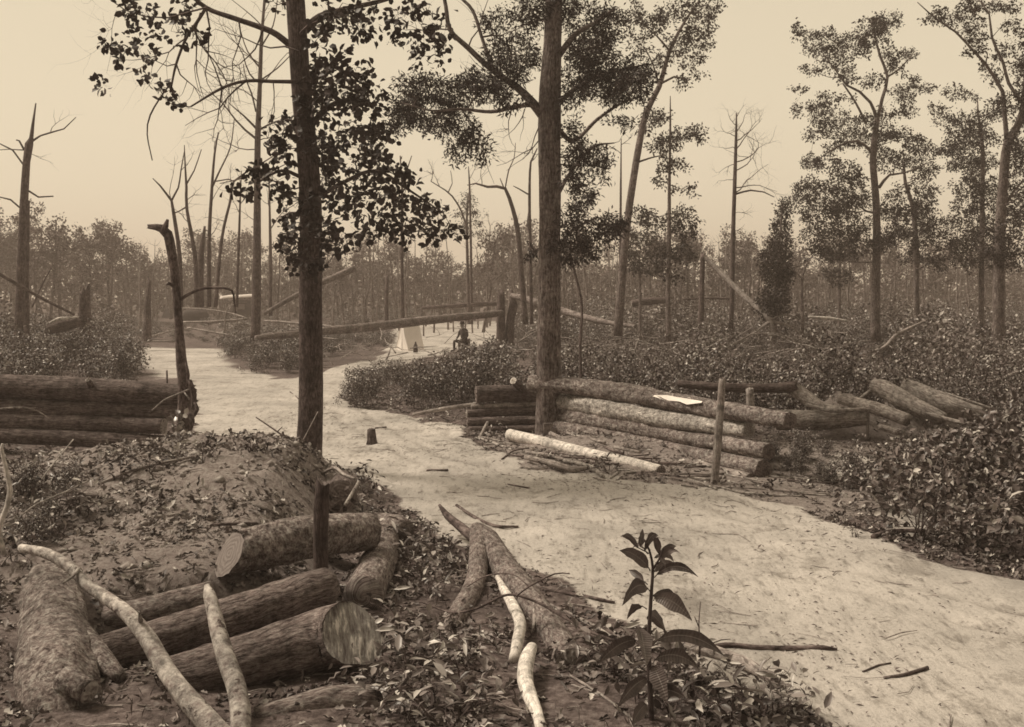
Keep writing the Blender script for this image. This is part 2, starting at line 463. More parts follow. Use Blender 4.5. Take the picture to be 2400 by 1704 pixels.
def sandmask(X, Y):
    X = np.asarray(X, float); Y = np.asarray(Y, float)
    nx = X + .32 * fbm(X * 1.7, Y * 1.7, None, 4) * np.clip(Y / 14, .6, 2.5); ny = Y + .75 * fbm(X * 1.2 + 7, Y * 1.2, None, 4) * np.clip(Y / 14, .5, 4)
    px, py = topix(nx, ny, np.zeros_like(nx))
    m = np.zeros(px.shape, bool)
    for p in SAND: m |= inpoly(px, py, p)
    return m & (ny > 1)

def axis(fine_lo, fine_hi, step, lo, hi, grow):
    a = list(np.arange(fine_lo, fine_hi, step))
    s = step
    while a[-1] < hi: s *= grow; a.append(a[-1] + s)
    s = step; b = [a[0]]
    while b[-1] > lo: s *= grow; b.append(b[-1] - s)
    return np.array(b[:0:-1] + a)

gx = axis(-7, 7, .05, -260, 260, 1.05)
gy = axis(5.0, 22, .05, -30, 420, 1.03)
GX, GY = np.meshgrid(gx, gy)
GZ = H(GX, GY)
acc = Acc()
ny_, nx_ = GX.shape
ii = (np.arange(ny_ - 1)[:, None] * nx_ + np.arange(nx_ - 1)[None, :]).ravel()
acc.add(np.stack([GX, GY, GZ], -1).reshape(-1, 3), [np.stack([ii, ii + 1, ii + nx_ + 1, ii + nx_], 1)])
MG = NT('ground_soil', .95, .15)
g = MG.n('ShaderNodeNewGeometry').outputs['Position']
at = MG.n('ShaderNodeAttribute', attribute_name='sand').outputs['Fac']
mp = MG.n('ShaderNodeMapping'); mp.inputs['Rotation'].default_value = (0, 0, math.radians(24)); mp.inputs['Scale'].default_value = (7, 1.6, 3)
MG.l(g, mp.inputs['Vector'])
streak = MG.noise(mp.outputs[0], 1.6, 6, .72)
fine = MG.noise(g, 28, 5, .75)
broad = MG.noise(g, .9, 4, .6)
wide = MG.noise(MG.mapped(g, (.5, .32, 1)), 1.0, 5, .62)
sand = MG.ramp(MG.mix(.65, broad, wide), [(.36, .31), (.49, .43), (.62, .52)])
sand = MG.mix(1.0, sand, MG.ramp(streak, [(.34, (.58, .57, .56, 1)), (.47, (.97, .97, .97, 1)), (.7, (1.06, 1.06, 1.06, 1))]), 'MULTIPLY')
sand = MG.mix(1.0, sand, MG.ramp(fine, [(.31, (.5, .49, .48, 1)), (.43, (.96, .96, .96, 1)), (.7, (1.1, 1.1, 1.1, 1))]), 'MULTIPLY')
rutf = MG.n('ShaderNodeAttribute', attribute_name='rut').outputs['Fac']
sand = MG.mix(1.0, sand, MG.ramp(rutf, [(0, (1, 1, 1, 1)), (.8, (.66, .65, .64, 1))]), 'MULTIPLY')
pat = MG.noise(MG.mapped(g, (1.1, .8, 1)), 1.0, 7, .78)
sand = MG.mix(1.0, sand, MG.ramp(pat, [(.40, (.70, .69, .68, 1)), (.46, (1, 1, 1, 1))]), 'MULTIPLY')
lit = MG.ramp(MG.noise(g, 13, 6, .75), [(.30, .025), (.48, .085), (.62, .17), (.75, .28)])
lit = MG.mix(1.0, lit, MG.ramp(broad, [(.3, (.62, .62, .62, 1)), (.7, (1.25, 1.25, 1.25, 1))]), 'MULTIPLY')
soil = MG.n('ShaderNodeAttribute', attribute_name='soil').outputs['Fac']
earth = MG.ramp(MG.noise(g, 21, 7, .85), [(.33, .06), (.48, .20), (.66, .33)])
lit = MG.mix(soil, lit, earth)
edge = MG.n('ShaderNodeMath', operation='MULTIPLY_ADD'); MG.l(fine, edge.inputs[0]); edge.inputs[1].default_value = .9
sub = MG.n('ShaderNodeMath', operation='SUBTRACT'); MG.l(at, sub.inputs[0]); sub.inputs[1].default_value = .45
MG.l(sub.outputs[0], edge.inputs[2])
ef = MG.ramp(edge.outputs[0], [(.30, (0, 0, 0, 1)), (.62, (1, 1, 1, 1))])
MG.l(MG.mix(ef, lit, sand), MG.b.inputs['Base Color'])
hb = MG.mix(.5, MG.noise(g, 22, 6, .75), streak)
MG.bump(hb, .8, .05)
ground = obj('ground', acc, MG.m)
tag(ground, kind='structure')
sk = sandmask(GX, GY).astype(float)
for _ in range(3):                            # soften the edge a little
    sk[1:-1, 1:-1] = (sk[1:-1, 1:-1] * 2 + sk[:-2, 1:-1] + sk[2:, 1:-1] + sk[1:-1, :-2] + sk[1:-1, 2:]) / 6
md = np.clip(np.exp(-((GY - 11.8) / 2.8) ** 2) * sm(-1.2, -2.6, GX) * 1.5 + 1.6 * np.exp(-((GX - 6.7) / 1.5) ** 2 - ((GY - 20.7) / 1.1) ** 2), 0, 1)
SOILP = [(1090, 990), (1320, 1005), (1800, 1070), (1840, 1040), (2080, 1050), (2120, 1200), (1900, 1215), (1700, 1175), (1480, 1150), (1250, 1110)]
pxg, pyg = topix(GX + .3 * fbm(GX * 1.5, GY * 1.5, None, 3), GY, np.zeros_like(GX))
s2 = (inpoly(pxg, pyg, SOILP) & (GY > 5)).astype(float)
for _ in range(4): s2[1:-1, 1:-1] = (s2[1:-1, 1:-1] * 2 + s2[:-2, 1:-1] + s2[2:, 1:-1] + s2[1:-1, :-2] + s2[1:-1, 2:]) / 6
md = np.clip(md + s2, 0, 1)
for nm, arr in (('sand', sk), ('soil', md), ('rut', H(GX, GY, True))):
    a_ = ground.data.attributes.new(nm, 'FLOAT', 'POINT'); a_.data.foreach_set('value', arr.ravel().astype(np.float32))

# ------------------------------------------------------------------ logs, posts, stumps
_seed = [0.0]
def nseed():
    _seed[0] += 3.7; return _seed[0]

def disk(acc, c, A, B, t, ring, bulge=0.0, rough=.0):
    n = len(ring) - 1
    rows = []; uvs = []
    for k in (1.0, .66, .33):
        r = c + (ring - c) * k + t * (bulge * (1 - k) + rough * rng.normal(size=(len(ring), 1)) * (k < 1))
        r[-1] = r[0]; rows.append(r)
        d = r - c; uvs.append(np.stack([d @ A, d @ B], 1))
    v = np.vstack(rows + [c[None] + t * bulge]); uv = np.vstack(uvs + [np.zeros((1, 2))])
    q = []
    m = n + 1
    for k in range(2):
        i = np.arange(n) + k * m
        q.append(np.stack([i, i + 1, i + m + 1, i + m], 1))
    i = np.arange(n) + 2 * m
    acc.add(v, [np.vstack(q), np.stack([i, i + 1, np.full(n, 3 * m)], 1)], uv)

def log(name, label, cat, pts, mat=None, cut=(None, None), group=None, sides=22, bump=.07, freq=4, lump=.10, step=.07, ragged=0, cutname='cut_end', rough=.01, slant=None, parent=None):
    """pts: (x, y, depth, thickness px) in photograph pixels; the log is one thing, its sawn ends are parts"""
    mat = mat or M_LOGL
    w = np.array([P(x, y, Y) for x, y, Y, d in pts]); r = np.array([d / 2 * Y / F for x, y, Y, d in pts])
    p, rr = spline(w, r, step)
    a = Acc()
    v, A, B, t = tube(a, p, rr, sides, bump, freq, lump, (True, True), nseed(), ragged)
    if slant:                                  # an axe cut: the end ring lies in the plane of the cut
        i = 0 if slant[0] == 0 else -1
        sn = unit(np.array(slant[1], float)); off = v[i] - p[i]
        v[i] += t[i] * (-(off @ sn) / (t[i] @ sn))[:, None]
        V_ = a.v[0]; ns = sides + 1
        if i == 0: V_[:ns] = v[0]
        else: V_[(len(p) - 1) * ns:len(p) * ns] = v[-1]
    o = obj(name, a, mat, p[0] if parent is None else (0, 0, 0), parent, origin=p[0] if parent is None else parent.location)
    if label: tag(o, label, cat, group)
    root = o
    for e, m in enumerate(cut):
        if m is None: continue
        i = 0 if e == 0 else -1
        tt = -t[i] if e == 0 else t[i]
        if slant and slant[0] == e: tt = unit(np.array(slant[1], float))
        ca = Acc(); ring = v[i] + tt * .003
        sl = bool(slant and slant[0] == e)
        disk(ca, p[i] + tt * .003, A[i], B[i], tt, ring, .004 if sl else .012, 0 if sl else rough)
        obj(cutname, ca, m, (0, 0, 0), root, smooth=bool(slant and slant[0] == e), origin=root.location if parent is None else parent.location)
    return o

# --- left breastwork of four logs
LW = 'logs of the left breastwork'
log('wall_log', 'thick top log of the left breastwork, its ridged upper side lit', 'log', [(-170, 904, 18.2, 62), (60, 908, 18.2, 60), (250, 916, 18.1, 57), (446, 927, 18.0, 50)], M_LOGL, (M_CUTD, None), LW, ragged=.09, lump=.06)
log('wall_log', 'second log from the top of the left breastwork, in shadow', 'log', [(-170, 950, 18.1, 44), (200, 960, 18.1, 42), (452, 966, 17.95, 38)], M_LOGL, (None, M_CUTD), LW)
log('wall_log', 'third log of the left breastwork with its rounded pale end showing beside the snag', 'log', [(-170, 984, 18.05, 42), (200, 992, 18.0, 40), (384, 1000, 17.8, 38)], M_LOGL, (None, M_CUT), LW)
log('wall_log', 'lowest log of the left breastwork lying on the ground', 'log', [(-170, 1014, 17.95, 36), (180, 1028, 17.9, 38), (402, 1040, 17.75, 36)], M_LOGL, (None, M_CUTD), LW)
log('knot_stub', 'short knot stub standing up from the top log of the left breastwork', 'stub', [(214, 905, 17.95, 15), (206, 890, 17.85, 13)], M_LOGL, (None, M_CUT), sides=12)
log('stake', 'thin stake rising behind the right end of the left breastwork', 'stake', [(393, 935, 18.4, 5), (391, 868, 18.4, 4)], M_TWIG, sides=6, bump=0)

# --- right breastwork
RW = 'logs of the right breastwork'
def Yw(x): return 20.6 - (x - 1318) * (20.6 - 15.6) / 480
log('wall_log', 'long top log of the right breastwork, dark with a white split on top', 'log',
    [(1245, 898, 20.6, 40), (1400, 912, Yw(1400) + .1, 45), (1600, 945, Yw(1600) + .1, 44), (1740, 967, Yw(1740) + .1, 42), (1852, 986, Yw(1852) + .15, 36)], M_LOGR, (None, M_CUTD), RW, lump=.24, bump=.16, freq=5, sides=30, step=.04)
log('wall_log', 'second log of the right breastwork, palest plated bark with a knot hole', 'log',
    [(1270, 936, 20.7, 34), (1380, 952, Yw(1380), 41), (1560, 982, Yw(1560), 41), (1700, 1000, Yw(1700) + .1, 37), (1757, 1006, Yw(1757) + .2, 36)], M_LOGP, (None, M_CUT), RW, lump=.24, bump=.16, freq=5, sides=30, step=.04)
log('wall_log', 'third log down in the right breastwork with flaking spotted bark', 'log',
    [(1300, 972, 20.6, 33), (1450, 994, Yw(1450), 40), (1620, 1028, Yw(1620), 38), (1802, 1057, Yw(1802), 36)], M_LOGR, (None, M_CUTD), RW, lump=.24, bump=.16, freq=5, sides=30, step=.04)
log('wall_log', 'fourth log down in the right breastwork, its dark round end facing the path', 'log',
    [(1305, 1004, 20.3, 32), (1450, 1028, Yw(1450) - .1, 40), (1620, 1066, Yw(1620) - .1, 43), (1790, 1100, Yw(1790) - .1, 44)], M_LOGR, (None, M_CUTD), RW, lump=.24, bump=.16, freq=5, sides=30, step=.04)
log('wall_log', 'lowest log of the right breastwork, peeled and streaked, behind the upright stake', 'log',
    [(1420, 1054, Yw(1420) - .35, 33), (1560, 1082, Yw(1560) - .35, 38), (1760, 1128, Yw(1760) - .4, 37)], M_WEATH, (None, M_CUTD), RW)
a = Acc()
w0 = [P(x, y, Yw(x) - .10) for x, y in ((1534, 926), (1560, 927), (1590, 932), (1620, 937), (1646, 941))]
w1 = [P(x, y, Yw(x) - .16) for x, y in ((1530, 929), (1560, 938), (1592, 941), (1610, 948), (1644, 944))]
w2 = [q + np.array([.05, .22, .01]) for q in w0]
a.add(np.vstack([w2, w0, w1]), [np.array([[i, i + 1, i + 6, i + 5] for i in list(range(4)) + list(range(5, 9))])], np.random.rand(15, 2))
split = obj('bark_split', a, plain('fresh_wood', .78, .85, 5, .7), smooth=False, origin=bpy.data.objects['wall_log.004'].location, parent=bpy.data.objects['wall_log.004'])
split['label'] = 'white bare wood showing in a split of the bark'
log('upright_stake', 'upright round stake planted before the right breastwork', 'stake', [(1672, 1160, 15.0, 20), (1677, 1100, 15.0, 19), (1686, 990, 15.05, 19), (1693, 888, 15.1, 16)], M_WEATH, (None, M_CUTD), sides=14, bump=.05)
log('upright_stake', 'short mossy stake standing behind the top log of the right breastwork', 'stake', [(1760, 985, 16.9, 20), (1757, 912, 16.9, 18)], M_WEATH, (None, M_CUT), sides=12)

# left wing of the right breastwork
LG = 'logs left of the thick middle tree'
log('wall_log', 'stout dark log with a sawn branch stub, left of the thick middle tree', 'log', [(1116, 924, 21.2, 40), (1180, 922, 21.3, 40), (1262, 928, 21.5, 42)], M_LOGL, (M_CUTD, None), LG)
log('branch_stub', 'short branch stub with bright sawn disc on the dark log left of the middle tree', 'stub', [(1228, 916, 21.35, 20), (1203, 893, 21.0, 17)], M_LOGL, (None, plain('fresh_cut', .55, .66, 9)), sides=14)
log('wall_log', 'split rail directly under the stout dark log left of the middle tree', 'log', [(1105, 954, 21.1, 12), (1262, 948, 21.4, 14)], M_WEATH, (M_CUT, None), LG, sides=10)
log('wall_log', 'rounded middle log left of the thick middle tree', 'log', [(1094, 969, 21.0, 19), (1180, 966, 21.2, 20), (1262, 964, 21.3, 20)], M_LOGL, (M_CUT, None), LG, sides=14)
log('wall_log', 'second lowest log left of the thick middle tree', 'log', [(1096, 990, 20.9, 20), (1262, 986, 21.1, 20)], M_LOGL, (M_CUTD, None), LG, sides=14)
log('wall_log', 'lowest log left of the thick middle tree', 'log', [(1100, 1007, 20.8, 16), (1262, 1005, 21.0, 17)], M_LOGL, (M_CUTD, None), LG, sides=14)
log('rail', 'pale rail lying from the sand bank into the left wing of the right breastwork', 'rail', [(968, 972, 22.2, 9), (1040, 958, 22.0, 9), (1120, 946, 21.8, 8)], M_WEATH, sides=8)
log('prop_stick', 'leaning prop stick against the lowest log left of the middle tree', 'stick', [(1124, 1027, 19.9, 8), (1143, 990, 20.6, 8)], M_WEATH, sides=8)

# debris before the right breastwork
log('bare_log', 'long barkless white log lying in front of the right breastwork', 'log', [(1195, 1019, 19.6, 28), (1290, 1041, 18.6, 27), (1400, 1069, 17.4, 27), (1480, 1085, 16.7, 26), (1550, 1103, 16.0, 25)], M_PALEW, (M_CUT, M_CUTD), lump=.05, bump=.03)
log('rotten_log', 'dark hollow rotten log end under the tip of the white log', 'log', [(1440, 1118, 16.2, 30), (1520, 1122, 15.8, 34), (1592, 1130, 15.5, 30)], M_LOGL, (None, M_CUTD), ragged=.05)
DB = 'broken sticks before the right breastwork'
for lab, pts, m in [
    ('flat torn slab of pale bark on the sand edge below the white log', [(1232, 1071, 16.9, 12), (1300, 1088, 16.4, 16), (1350, 1101, 16.0, 15), (1390, 1093, 16.2, 5)], M_WEATH),
    ('pale crooked limb below the white log, right of the bark slab', [(1322, 1080, 16.6, 9), (1380, 1092, 16.2, 10), (1414, 1117, 15.5, 10)], M_PALEB),
    ('knobbly stick right beside the foot of the thick middle tree', [(1290, 1016, 19.4, 11), (1330, 1032, 18.9, 10), (1396, 1040, 18.4, 9)], M_WEATH),
    ('splintered stick touching the lowest logs right of the middle tree', [(1328, 1015, 19.3, 7), (1370, 1026, 18.8, 7), (1418, 1037, 18.2, 7)], M_WEATH),
    ('thin straight stick left of the white log', [(1118, 1024, 19.8, 5), (1160, 1040, 19.0, 6), (1206, 1056, 18.2, 6)], M_PALEB),
    ('forked dead twig left of the white log', [(1176, 1076, 17.3, 4), (1205, 1056, 18.0, 4), (1240, 1050, 18.2, 3)], M_TWIG),
    ('slim limb parallel under the white log', [(1232, 1060, 17.8, 8), (1280, 1066, 17.4, 8), (1330, 1079, 16.8, 7)], M_WEATH),
    ('short pale billet at the left end of the bark slab', [(1228, 1097, 16.4, 9), (1280, 1101, 16.3, 9)], M_WEATH),
    ('bark strip behind the white log near the streaked lowest log', [(1440, 1048, 17.2, 8), (1500, 1060, 16.6, 8)], M_WEATH),
    ('long thin stick on the sand below the rotten log', [(1390, 1118, 15.6, 5), (1470, 1137, 14.9, 5), (1560, 1142, 14.7, 4)], M_PALEB)]:
    log('broken_stick', lab, 'stick', pts, m, sides=8, bump=.1, group=DB, step=.12)
Rb = np.random.default_rng(17)
for k_ in range(46):
    t_ = Rb.uniform(); x_ = 1110 + 900 * t_; y_ = np.interp(x_, [1110, 1320, 1500, 1800, 2010], [1030, 1050, 1100, 1135, 1140]) + Rb.uniform(-22, 34)
    g_ = GP(x_, y_); an_ = Rb.normal() * .5 - .5; L_ = Rb.uniform(.25, 1.0); c_ = []
    for f_ in (-.5, 0, .5):
        w_ = g_ + np.array([math.cos(an_), math.sin(an_), 0]) * L_ * f_ + Rb.normal(size=3) * [.03, .03, 0]
        w_[2] = float(H(w_[0], w_[1])) + .02
        c_.append((*topix(w_[0], w_[1], w_[2]), w_[1], Rb.uniform(2.5, 7)))
    log('broken_stick', 'small broken stick in the litter along the foot of the right breastwork', 'stick', c_, (M_WEATH, M_PALEB, M_DEAD)[k_ % 3], sides=6, bump=.1, group='small sticks at the foot of the right breastwork', step=.15)
a = Acc()
p0 = P(1284, 1003, 20.15)
for (cx, cz, sx, sz) in ((0, .0, .085, .09), (.10, -.06, .05, .05)):
    v = np.array([(x, y, z) for x in (-1, 1) for y in (-.25, .25) for z in (-1, 1)]) * [sx, .08, sz] + p0 + [cx, 0, cz] + rng.normal(size=(8, 3)) * .006
    a.add(v, [np.array([[0, 1, 3, 2], [4, 6, 7, 5], [0, 4, 5, 1], [2, 3, 7, 6], [0, 2, 6, 4], [1, 5, 7, 3]])])
tag(obj('wood_block', a, M_WEATH, p0, smooth=False), 'small pale split wood block leaning on the foot of the thick middle tree', 'wood block')
# small stump on the path
log('tree_stump', 'small dark cut stump standing alone on the sandy path', 'stump', [(873, 1045, 19.1, 30), (872, 1030, 19.1, 22), (870, 1006, 19.1, 19)], M_LOGL, (None, M_CUTD), sides=14, bump=.12)

# --- weathered breastwork farther right
EW = 'weathered logs on the right earthwork'
M_SMOOTH = bark('smooth_grey_log', .11, .36, us=16, vs=3, dist=.012, patch=.1, patch_amt=.12)
M_EWL = bark('grey_split_log', .12, .46, us=40, vs=5, dist=.03, patch=.42, patch_amt=.08)
for lab, pts, m, c in [
    ('thin dark rail behind the right breastwork ending at a broken knee', [(1590, 899, 21.0, 13), (1700, 908, 20.6, 16), (1800, 910, 20.3, 17), (1868, 905, 20.1, 20)], M_DEAD, (None, None)),
    ('bent log dropping from the broken knee to the lower smooth log', [(1862, 912, 20.2, 24), (1895, 935, 20.0, 26), (1930, 958, 19.7, 24), (1975, 964, 19.4, 15)], M_EWL, (None, None)),
    ('smooth rounded lower log of the right earthwork', [(1820, 985, 19.8, 36), (1900, 985, 19.6, 36), (1980, 979, 19.4, 34), (2030, 978, 19.3, 28)], M_EWL, (None, M_CUT)),
    ('slanting dark rail over the recess of the right earthwork', [(1966, 934, 19.6, 18), (2050, 957, 19.2, 23), (2128, 985, 18.8, 22)], M_EWL, (M_CUT, None)),
    ('stubby hooked log top of the right earthwork pointing to the brush', [(2046, 903, 19.8, 22), (2075, 912, 19.6, 32), (2130, 945, 19.2, 34), (2212, 984, 18.8, 24)], M_EWL, (M_CUTD, None)),
    ('rightmost smooth hump log of the earthwork fading into the brush', [(2110, 912, 20.2, 40), (2170, 935, 20.0, 44), (2230, 958, 19.8, 40), (2300, 972, 19.7, 28)], M_EWL, (None, None)),
    ('thin upright prop under the slanting rail at the dark recess', [(2033, 1030, 19.2, 7), (2035, 960, 19.2, 7)], M_WEATH, (None, None))]:
    log('earthwork_log', lab, 'log', [(x, y, Y, d * (1.3 if d > 9 else 1)) for x, y, Y, d in pts], m, c, EW, lump=.16, bump=.12, sides=24, step=.05, ragged=.03)
for lab, pts in [
    ('thin split rail trailing right from the right earthwork towards the bushes', [(2150, 962, 19.0, 9), (2230, 985, 18.6, 11), (2330, 1004, 18.2, 8)]),
    ('crooked limb lying over the smooth lower log of the right earthwork', [(1890, 948, 19.6, 8), (1950, 962, 19.3, 10), (2035, 958, 19.2, 8)]),
    ('thin rail end sticking up at the peak of the earth heap', [(2000, 950, 20.0, 9), (2036, 920, 19.9, 11), (2060, 905, 19.9, 9)]),
    ('slim dark pole behind the top of the right earthwork', [(2120, 900, 21.4, 8), (2220, 925, 21.2, 9), (2330, 960, 21.0, 7)]),
    ('short split billet under the slanting rail of the right earthwork', [(2060, 1000, 18.9, 14), (2120, 1016, 18.7, 15)])]:
    log('earthwork_rail', lab, 'rail', pts, M_EWL, (M_CUT, None), 'thin rails on the right earthwork', sides=12, lump=.2, bump=.15)

# ------------------------------------------------------------------ near left: heap of logs holding the mound
log('near_log', 'axe-cut log holding the mound, its pale slanted cut end facing left', 'log', [(538, 1298, 9.2, 96), (610, 1282, 9.37, 102), (740, 1255, 9.7, 98), (868, 1246, 10.1, 86)], M_MUD, (cutmat('cut_wood_grey', .11, .25), None), sides=34, lump=.10, bump=.14, freq=7, slant=(0, (-.66, -.58, .48)))
log('near_log', 'ridged log with rounded end lying slantwise above the chopped bright log', 'log', [(205, 1548, 7.75, 96), (400, 1490, 7.95, 92), (600, 1430, 8.15, 98), (740, 1382, 8.3, 92), (774, 1372, 8.35, 82), (790, 1367, 8.37, 48)], M_LOGF, (M_CUTD, None), sides=40, lump=.05, bump=.10, freq=11, step=.04)
log('near_log', 'chopped log lowest in the near heap, its bright torn end facing the path', 'log', [(380, 1600, 7.3, 112), (600, 1545, 7.45, 124), (760, 1502, 7.6, 146), (822, 1488, 7.5, 150)], M_LOGF, (None, M_CUTB), sides=36, lump=.10, bump=.12, freq=9, step=.04, rough=.008, slant=(1, (.50, -.62, .60)))
log('near_log', 'stubby dark log end behind the upright slab', 'log', [(720, 1260, 10.6, 80), (800, 1248, 10.5, 84), (846, 1246, 10.45, 82), (868, 1247, 10.4, 50)], M_LOGG, sides=24, lump=.1)
log('near_log', 'dark log leaning towards the viewer right of the upright slab', 'log', [(905, 1255, 11.4, 66), (885, 1320, 10.2, 88), (850, 1400, 9.1, 96)], M_LOGG, sides=24, lump=.1)
log('near_log', 'small dark log end on the sand edge behind the near heap', 'log', [(880, 1225, 12.0, 50), (930, 1238, 11.4, 60), (952, 1242, 11.2, 44)], M_LOGG, sides=20, lump=.1)
log('near_log', 'litter covered butt log on the far left pointing at the viewer', 'log', [(112, 1362, 8.9, 96), (118, 1395, 8.6, 132), (128, 1500, 7.9, 158), (138, 1600, 7.35, 196), (146, 1672, 7.1, 196), (152, 1760, 6.95, 160)], M_MUD, sides=40, lump=.13, bump=.14, freq=9, step=.04)
log('near_log', 'pale splinter of a log end in the dark hollow of the near heap', 'log', [(470, 1440, 8.6, 40), (440, 1465, 8.35, 54), (418, 1490, 8.2, 40)], M_MUD, (None, M_CUT), sides=16, lump=.15)
log('root_stub', 'small sawn root stub at the foot of the far left butt log', 'stub', [(150, 1590, 7.0, 60), (210, 1622, 6.9, 52)], M_MUD, (None, M_CUT), sides=16, lump=.1)
log('root_stub', 'side root flaring right from the far left butt log', 'stub', [(160, 1480, 7.9, 90), (235, 1545, 7.5, 56), (285, 1590, 7.3, 26)], M_MUD, sides=16, lump=.12)
log('near_log', 'low grey log sunk in the ground below the chopped bright log', 'log', [(600, 1690, 6.75, 60), (760, 1650, 6.9, 76), (880, 1640, 6.95, 70)], M_LOGG, (None, M_CUTD), sides=20, lump=.1)
log('near_log', 'added dark log filling the shaded hollow left of the axe-cut log', 'log', [(250, 1450, 8.75, 60), (380, 1425, 8.75, 64), (500, 1395, 8.8, 66)], M_LOGG, sides=18, lump=.12)  # extra log added as dark fill for the gap between the near logs
# upright slab
log('upright_slab', 'upright weathered slab planted before the near logs', 'slab', [(752, 1440, 9.05, 36), (752, 1325, 9.05, 35), (752, 1200, 9.05, 35), (756, 1136, 9.05, 32)], bark('dark_slab', .03, .10, us=60, vs=2.2, dist=.012), (None, M_CUTD), sides=12, bump=.08, ragged=.05)
log('near_log', 'added dark log end standing in for the dark earth face of the mound behind the upright slab', 'log', [(806, 1140, 12.6, 68), (802, 1152, 12.0, 74), (798, 1164, 11.5, 76)], M_LOGL, (None, M_CUTD), sides=22, bump=.12, lump=.12)  # log added where the mound ends in a dark hollow earth face
log('pale_stick', 'pale stick leaning on the dark end of the mound', 'stick', [(809, 1184, 10.9, 8), (841, 1129, 11.3, 7)], M_PALEB, sides=8)
log('mound_stick', 'curved root arching over the end of the mound', 'stick', [(755, 1110, 12.4, 7), (783, 1096, 12.3, 8), (806, 1112, 12.0, 8), (832, 1122, 11.8, 6)], M_WEATH, sides=8)

# forked pale branch
fk = empty('forked_branch', P(545, 1745, 6.3), 'mottled pale forked branch standing as a V at the near left', 'branch')
def part_log(name, pts, mat, par, **k): return log(name, None, None, pts, mat, parent=par, **k)
part_log('arm', [(50, 1284, 8.1, 20), (110, 1298, 7.9, 25), (165, 1330, 7.7, 28), (205, 1372, 7.5, 26), (245, 1398, 7.4, 28), (300, 1440, 7.2, 34), (340, 1490, 7.05, 40), (385, 1565, 6.85, 44), (450, 1650, 6.6, 48), (545, 1752, 6.35, 58)], M_PALEB, fk, sides=18, lump=.16, bump=.07)
part_log('arm', [(484, 1372, 7.3, 12), (491, 1394, 7.25, 28), (508, 1460, 7.1, 36), (530, 1545, 6.9, 44), (556, 1620, 6.7, 46), (566, 1690, 6.5, 50), (555, 1790, 6.3, 60)], M_PALEB, fk, sides=18, lump=.14, bump=.07)
part_log('snag', [(330, 1455, 7.08, 12), (326, 1434, 7.0, 4)], M_PALEB, fk, sides=8)
part_log('twig', [(185, 1332, 7.6, 9), (170, 1352, 7.5, 7), (148, 1366, 7.4, 5)], M_PALEB, fk, sides=8)
log('pale_limb', 'thin crooked pale limb rising at the left edge', 'branch', [(10, 1300, 8.6, 12), (-2, 1240, 8.6, 12), (16, 1190, 8.6, 12), (24, 1150, 8.6, 12), (12, 1090, 8.6, 10), (3, 1052, 8.6, 8), (6, 1040, 8.6, 5)], M_PALEW, sides=10, lump=.1)

# forked grey log on the sand edge
fk2 = empty('forked_log', P(1130, 1262, 11.2), 'grey forked log with a sawn end lying on the edge of the sand', 'log')
part_log('trunk', [(1118, 1243, 11.4, 40), (1138, 1268, 11.1, 62), (1165, 1310, 10.6, 66), (1215, 1375, 9.75, 68), (1275, 1455, 8.8, 68), (1322, 1530, 8.0, 70), (1338, 1556, 7.75, 72)], M_LOGG, fk2, sides=26, lump=.09, bump=.06, freq=7, cut=(None, M_CUT))
part_log('limb', [(1125, 1255, 11.2, 50), (1122, 1310, 10.5, 46), (1112, 1370, 9.8, 48), (1075, 1440, 9.0, 50), (1050, 1490, 8.6, 44)], M_LOGG, fk2, sides=20, lump=.1, bump=.06)
part_log('stub', [(1116, 1268, 11.25, 26), (1080, 1235, 11.5, 22), (1050, 1210, 11.7, 17), (1030, 1184, 11.9, 7)], M_DEAD, fk2, sides=12, bump=.1)
log('bare_stick', 'bleached curved stick propped along the grey forked log', 'stick', [(1166, 1352, 9.7, 10), (1182, 1384, 9.2, 20), (1200, 1415, 8.8, 25), (1219, 1460, 8.3, 29), (1213, 1505, 7.9, 28), (1204, 1545, 7.6, 24)], M_PALEW, sides=16, lump=.12, bump=.03)
log('bare_stick', 'bleached thick stick end in the near foreground below the grey forked log', 'stick', [(1246, 1518, 7.7, 26), (1236, 1545, 7.45, 36), (1230, 1590, 7.15, 38), (1246, 1640, 6.85, 33), (1262, 1680, 6.6, 26), (1275, 1740, 6.35, 30)], M_PALEW, sides=16, lump=.14, bump=.03)
log('splinter', 'split splinter hanging from the grey forked log', 'splinter', [(1252, 1410, 9.0, 10), (1252, 1460, 8.6, 9), (1245, 1485, 8.4, 5)], M_WEATH, sides=8)

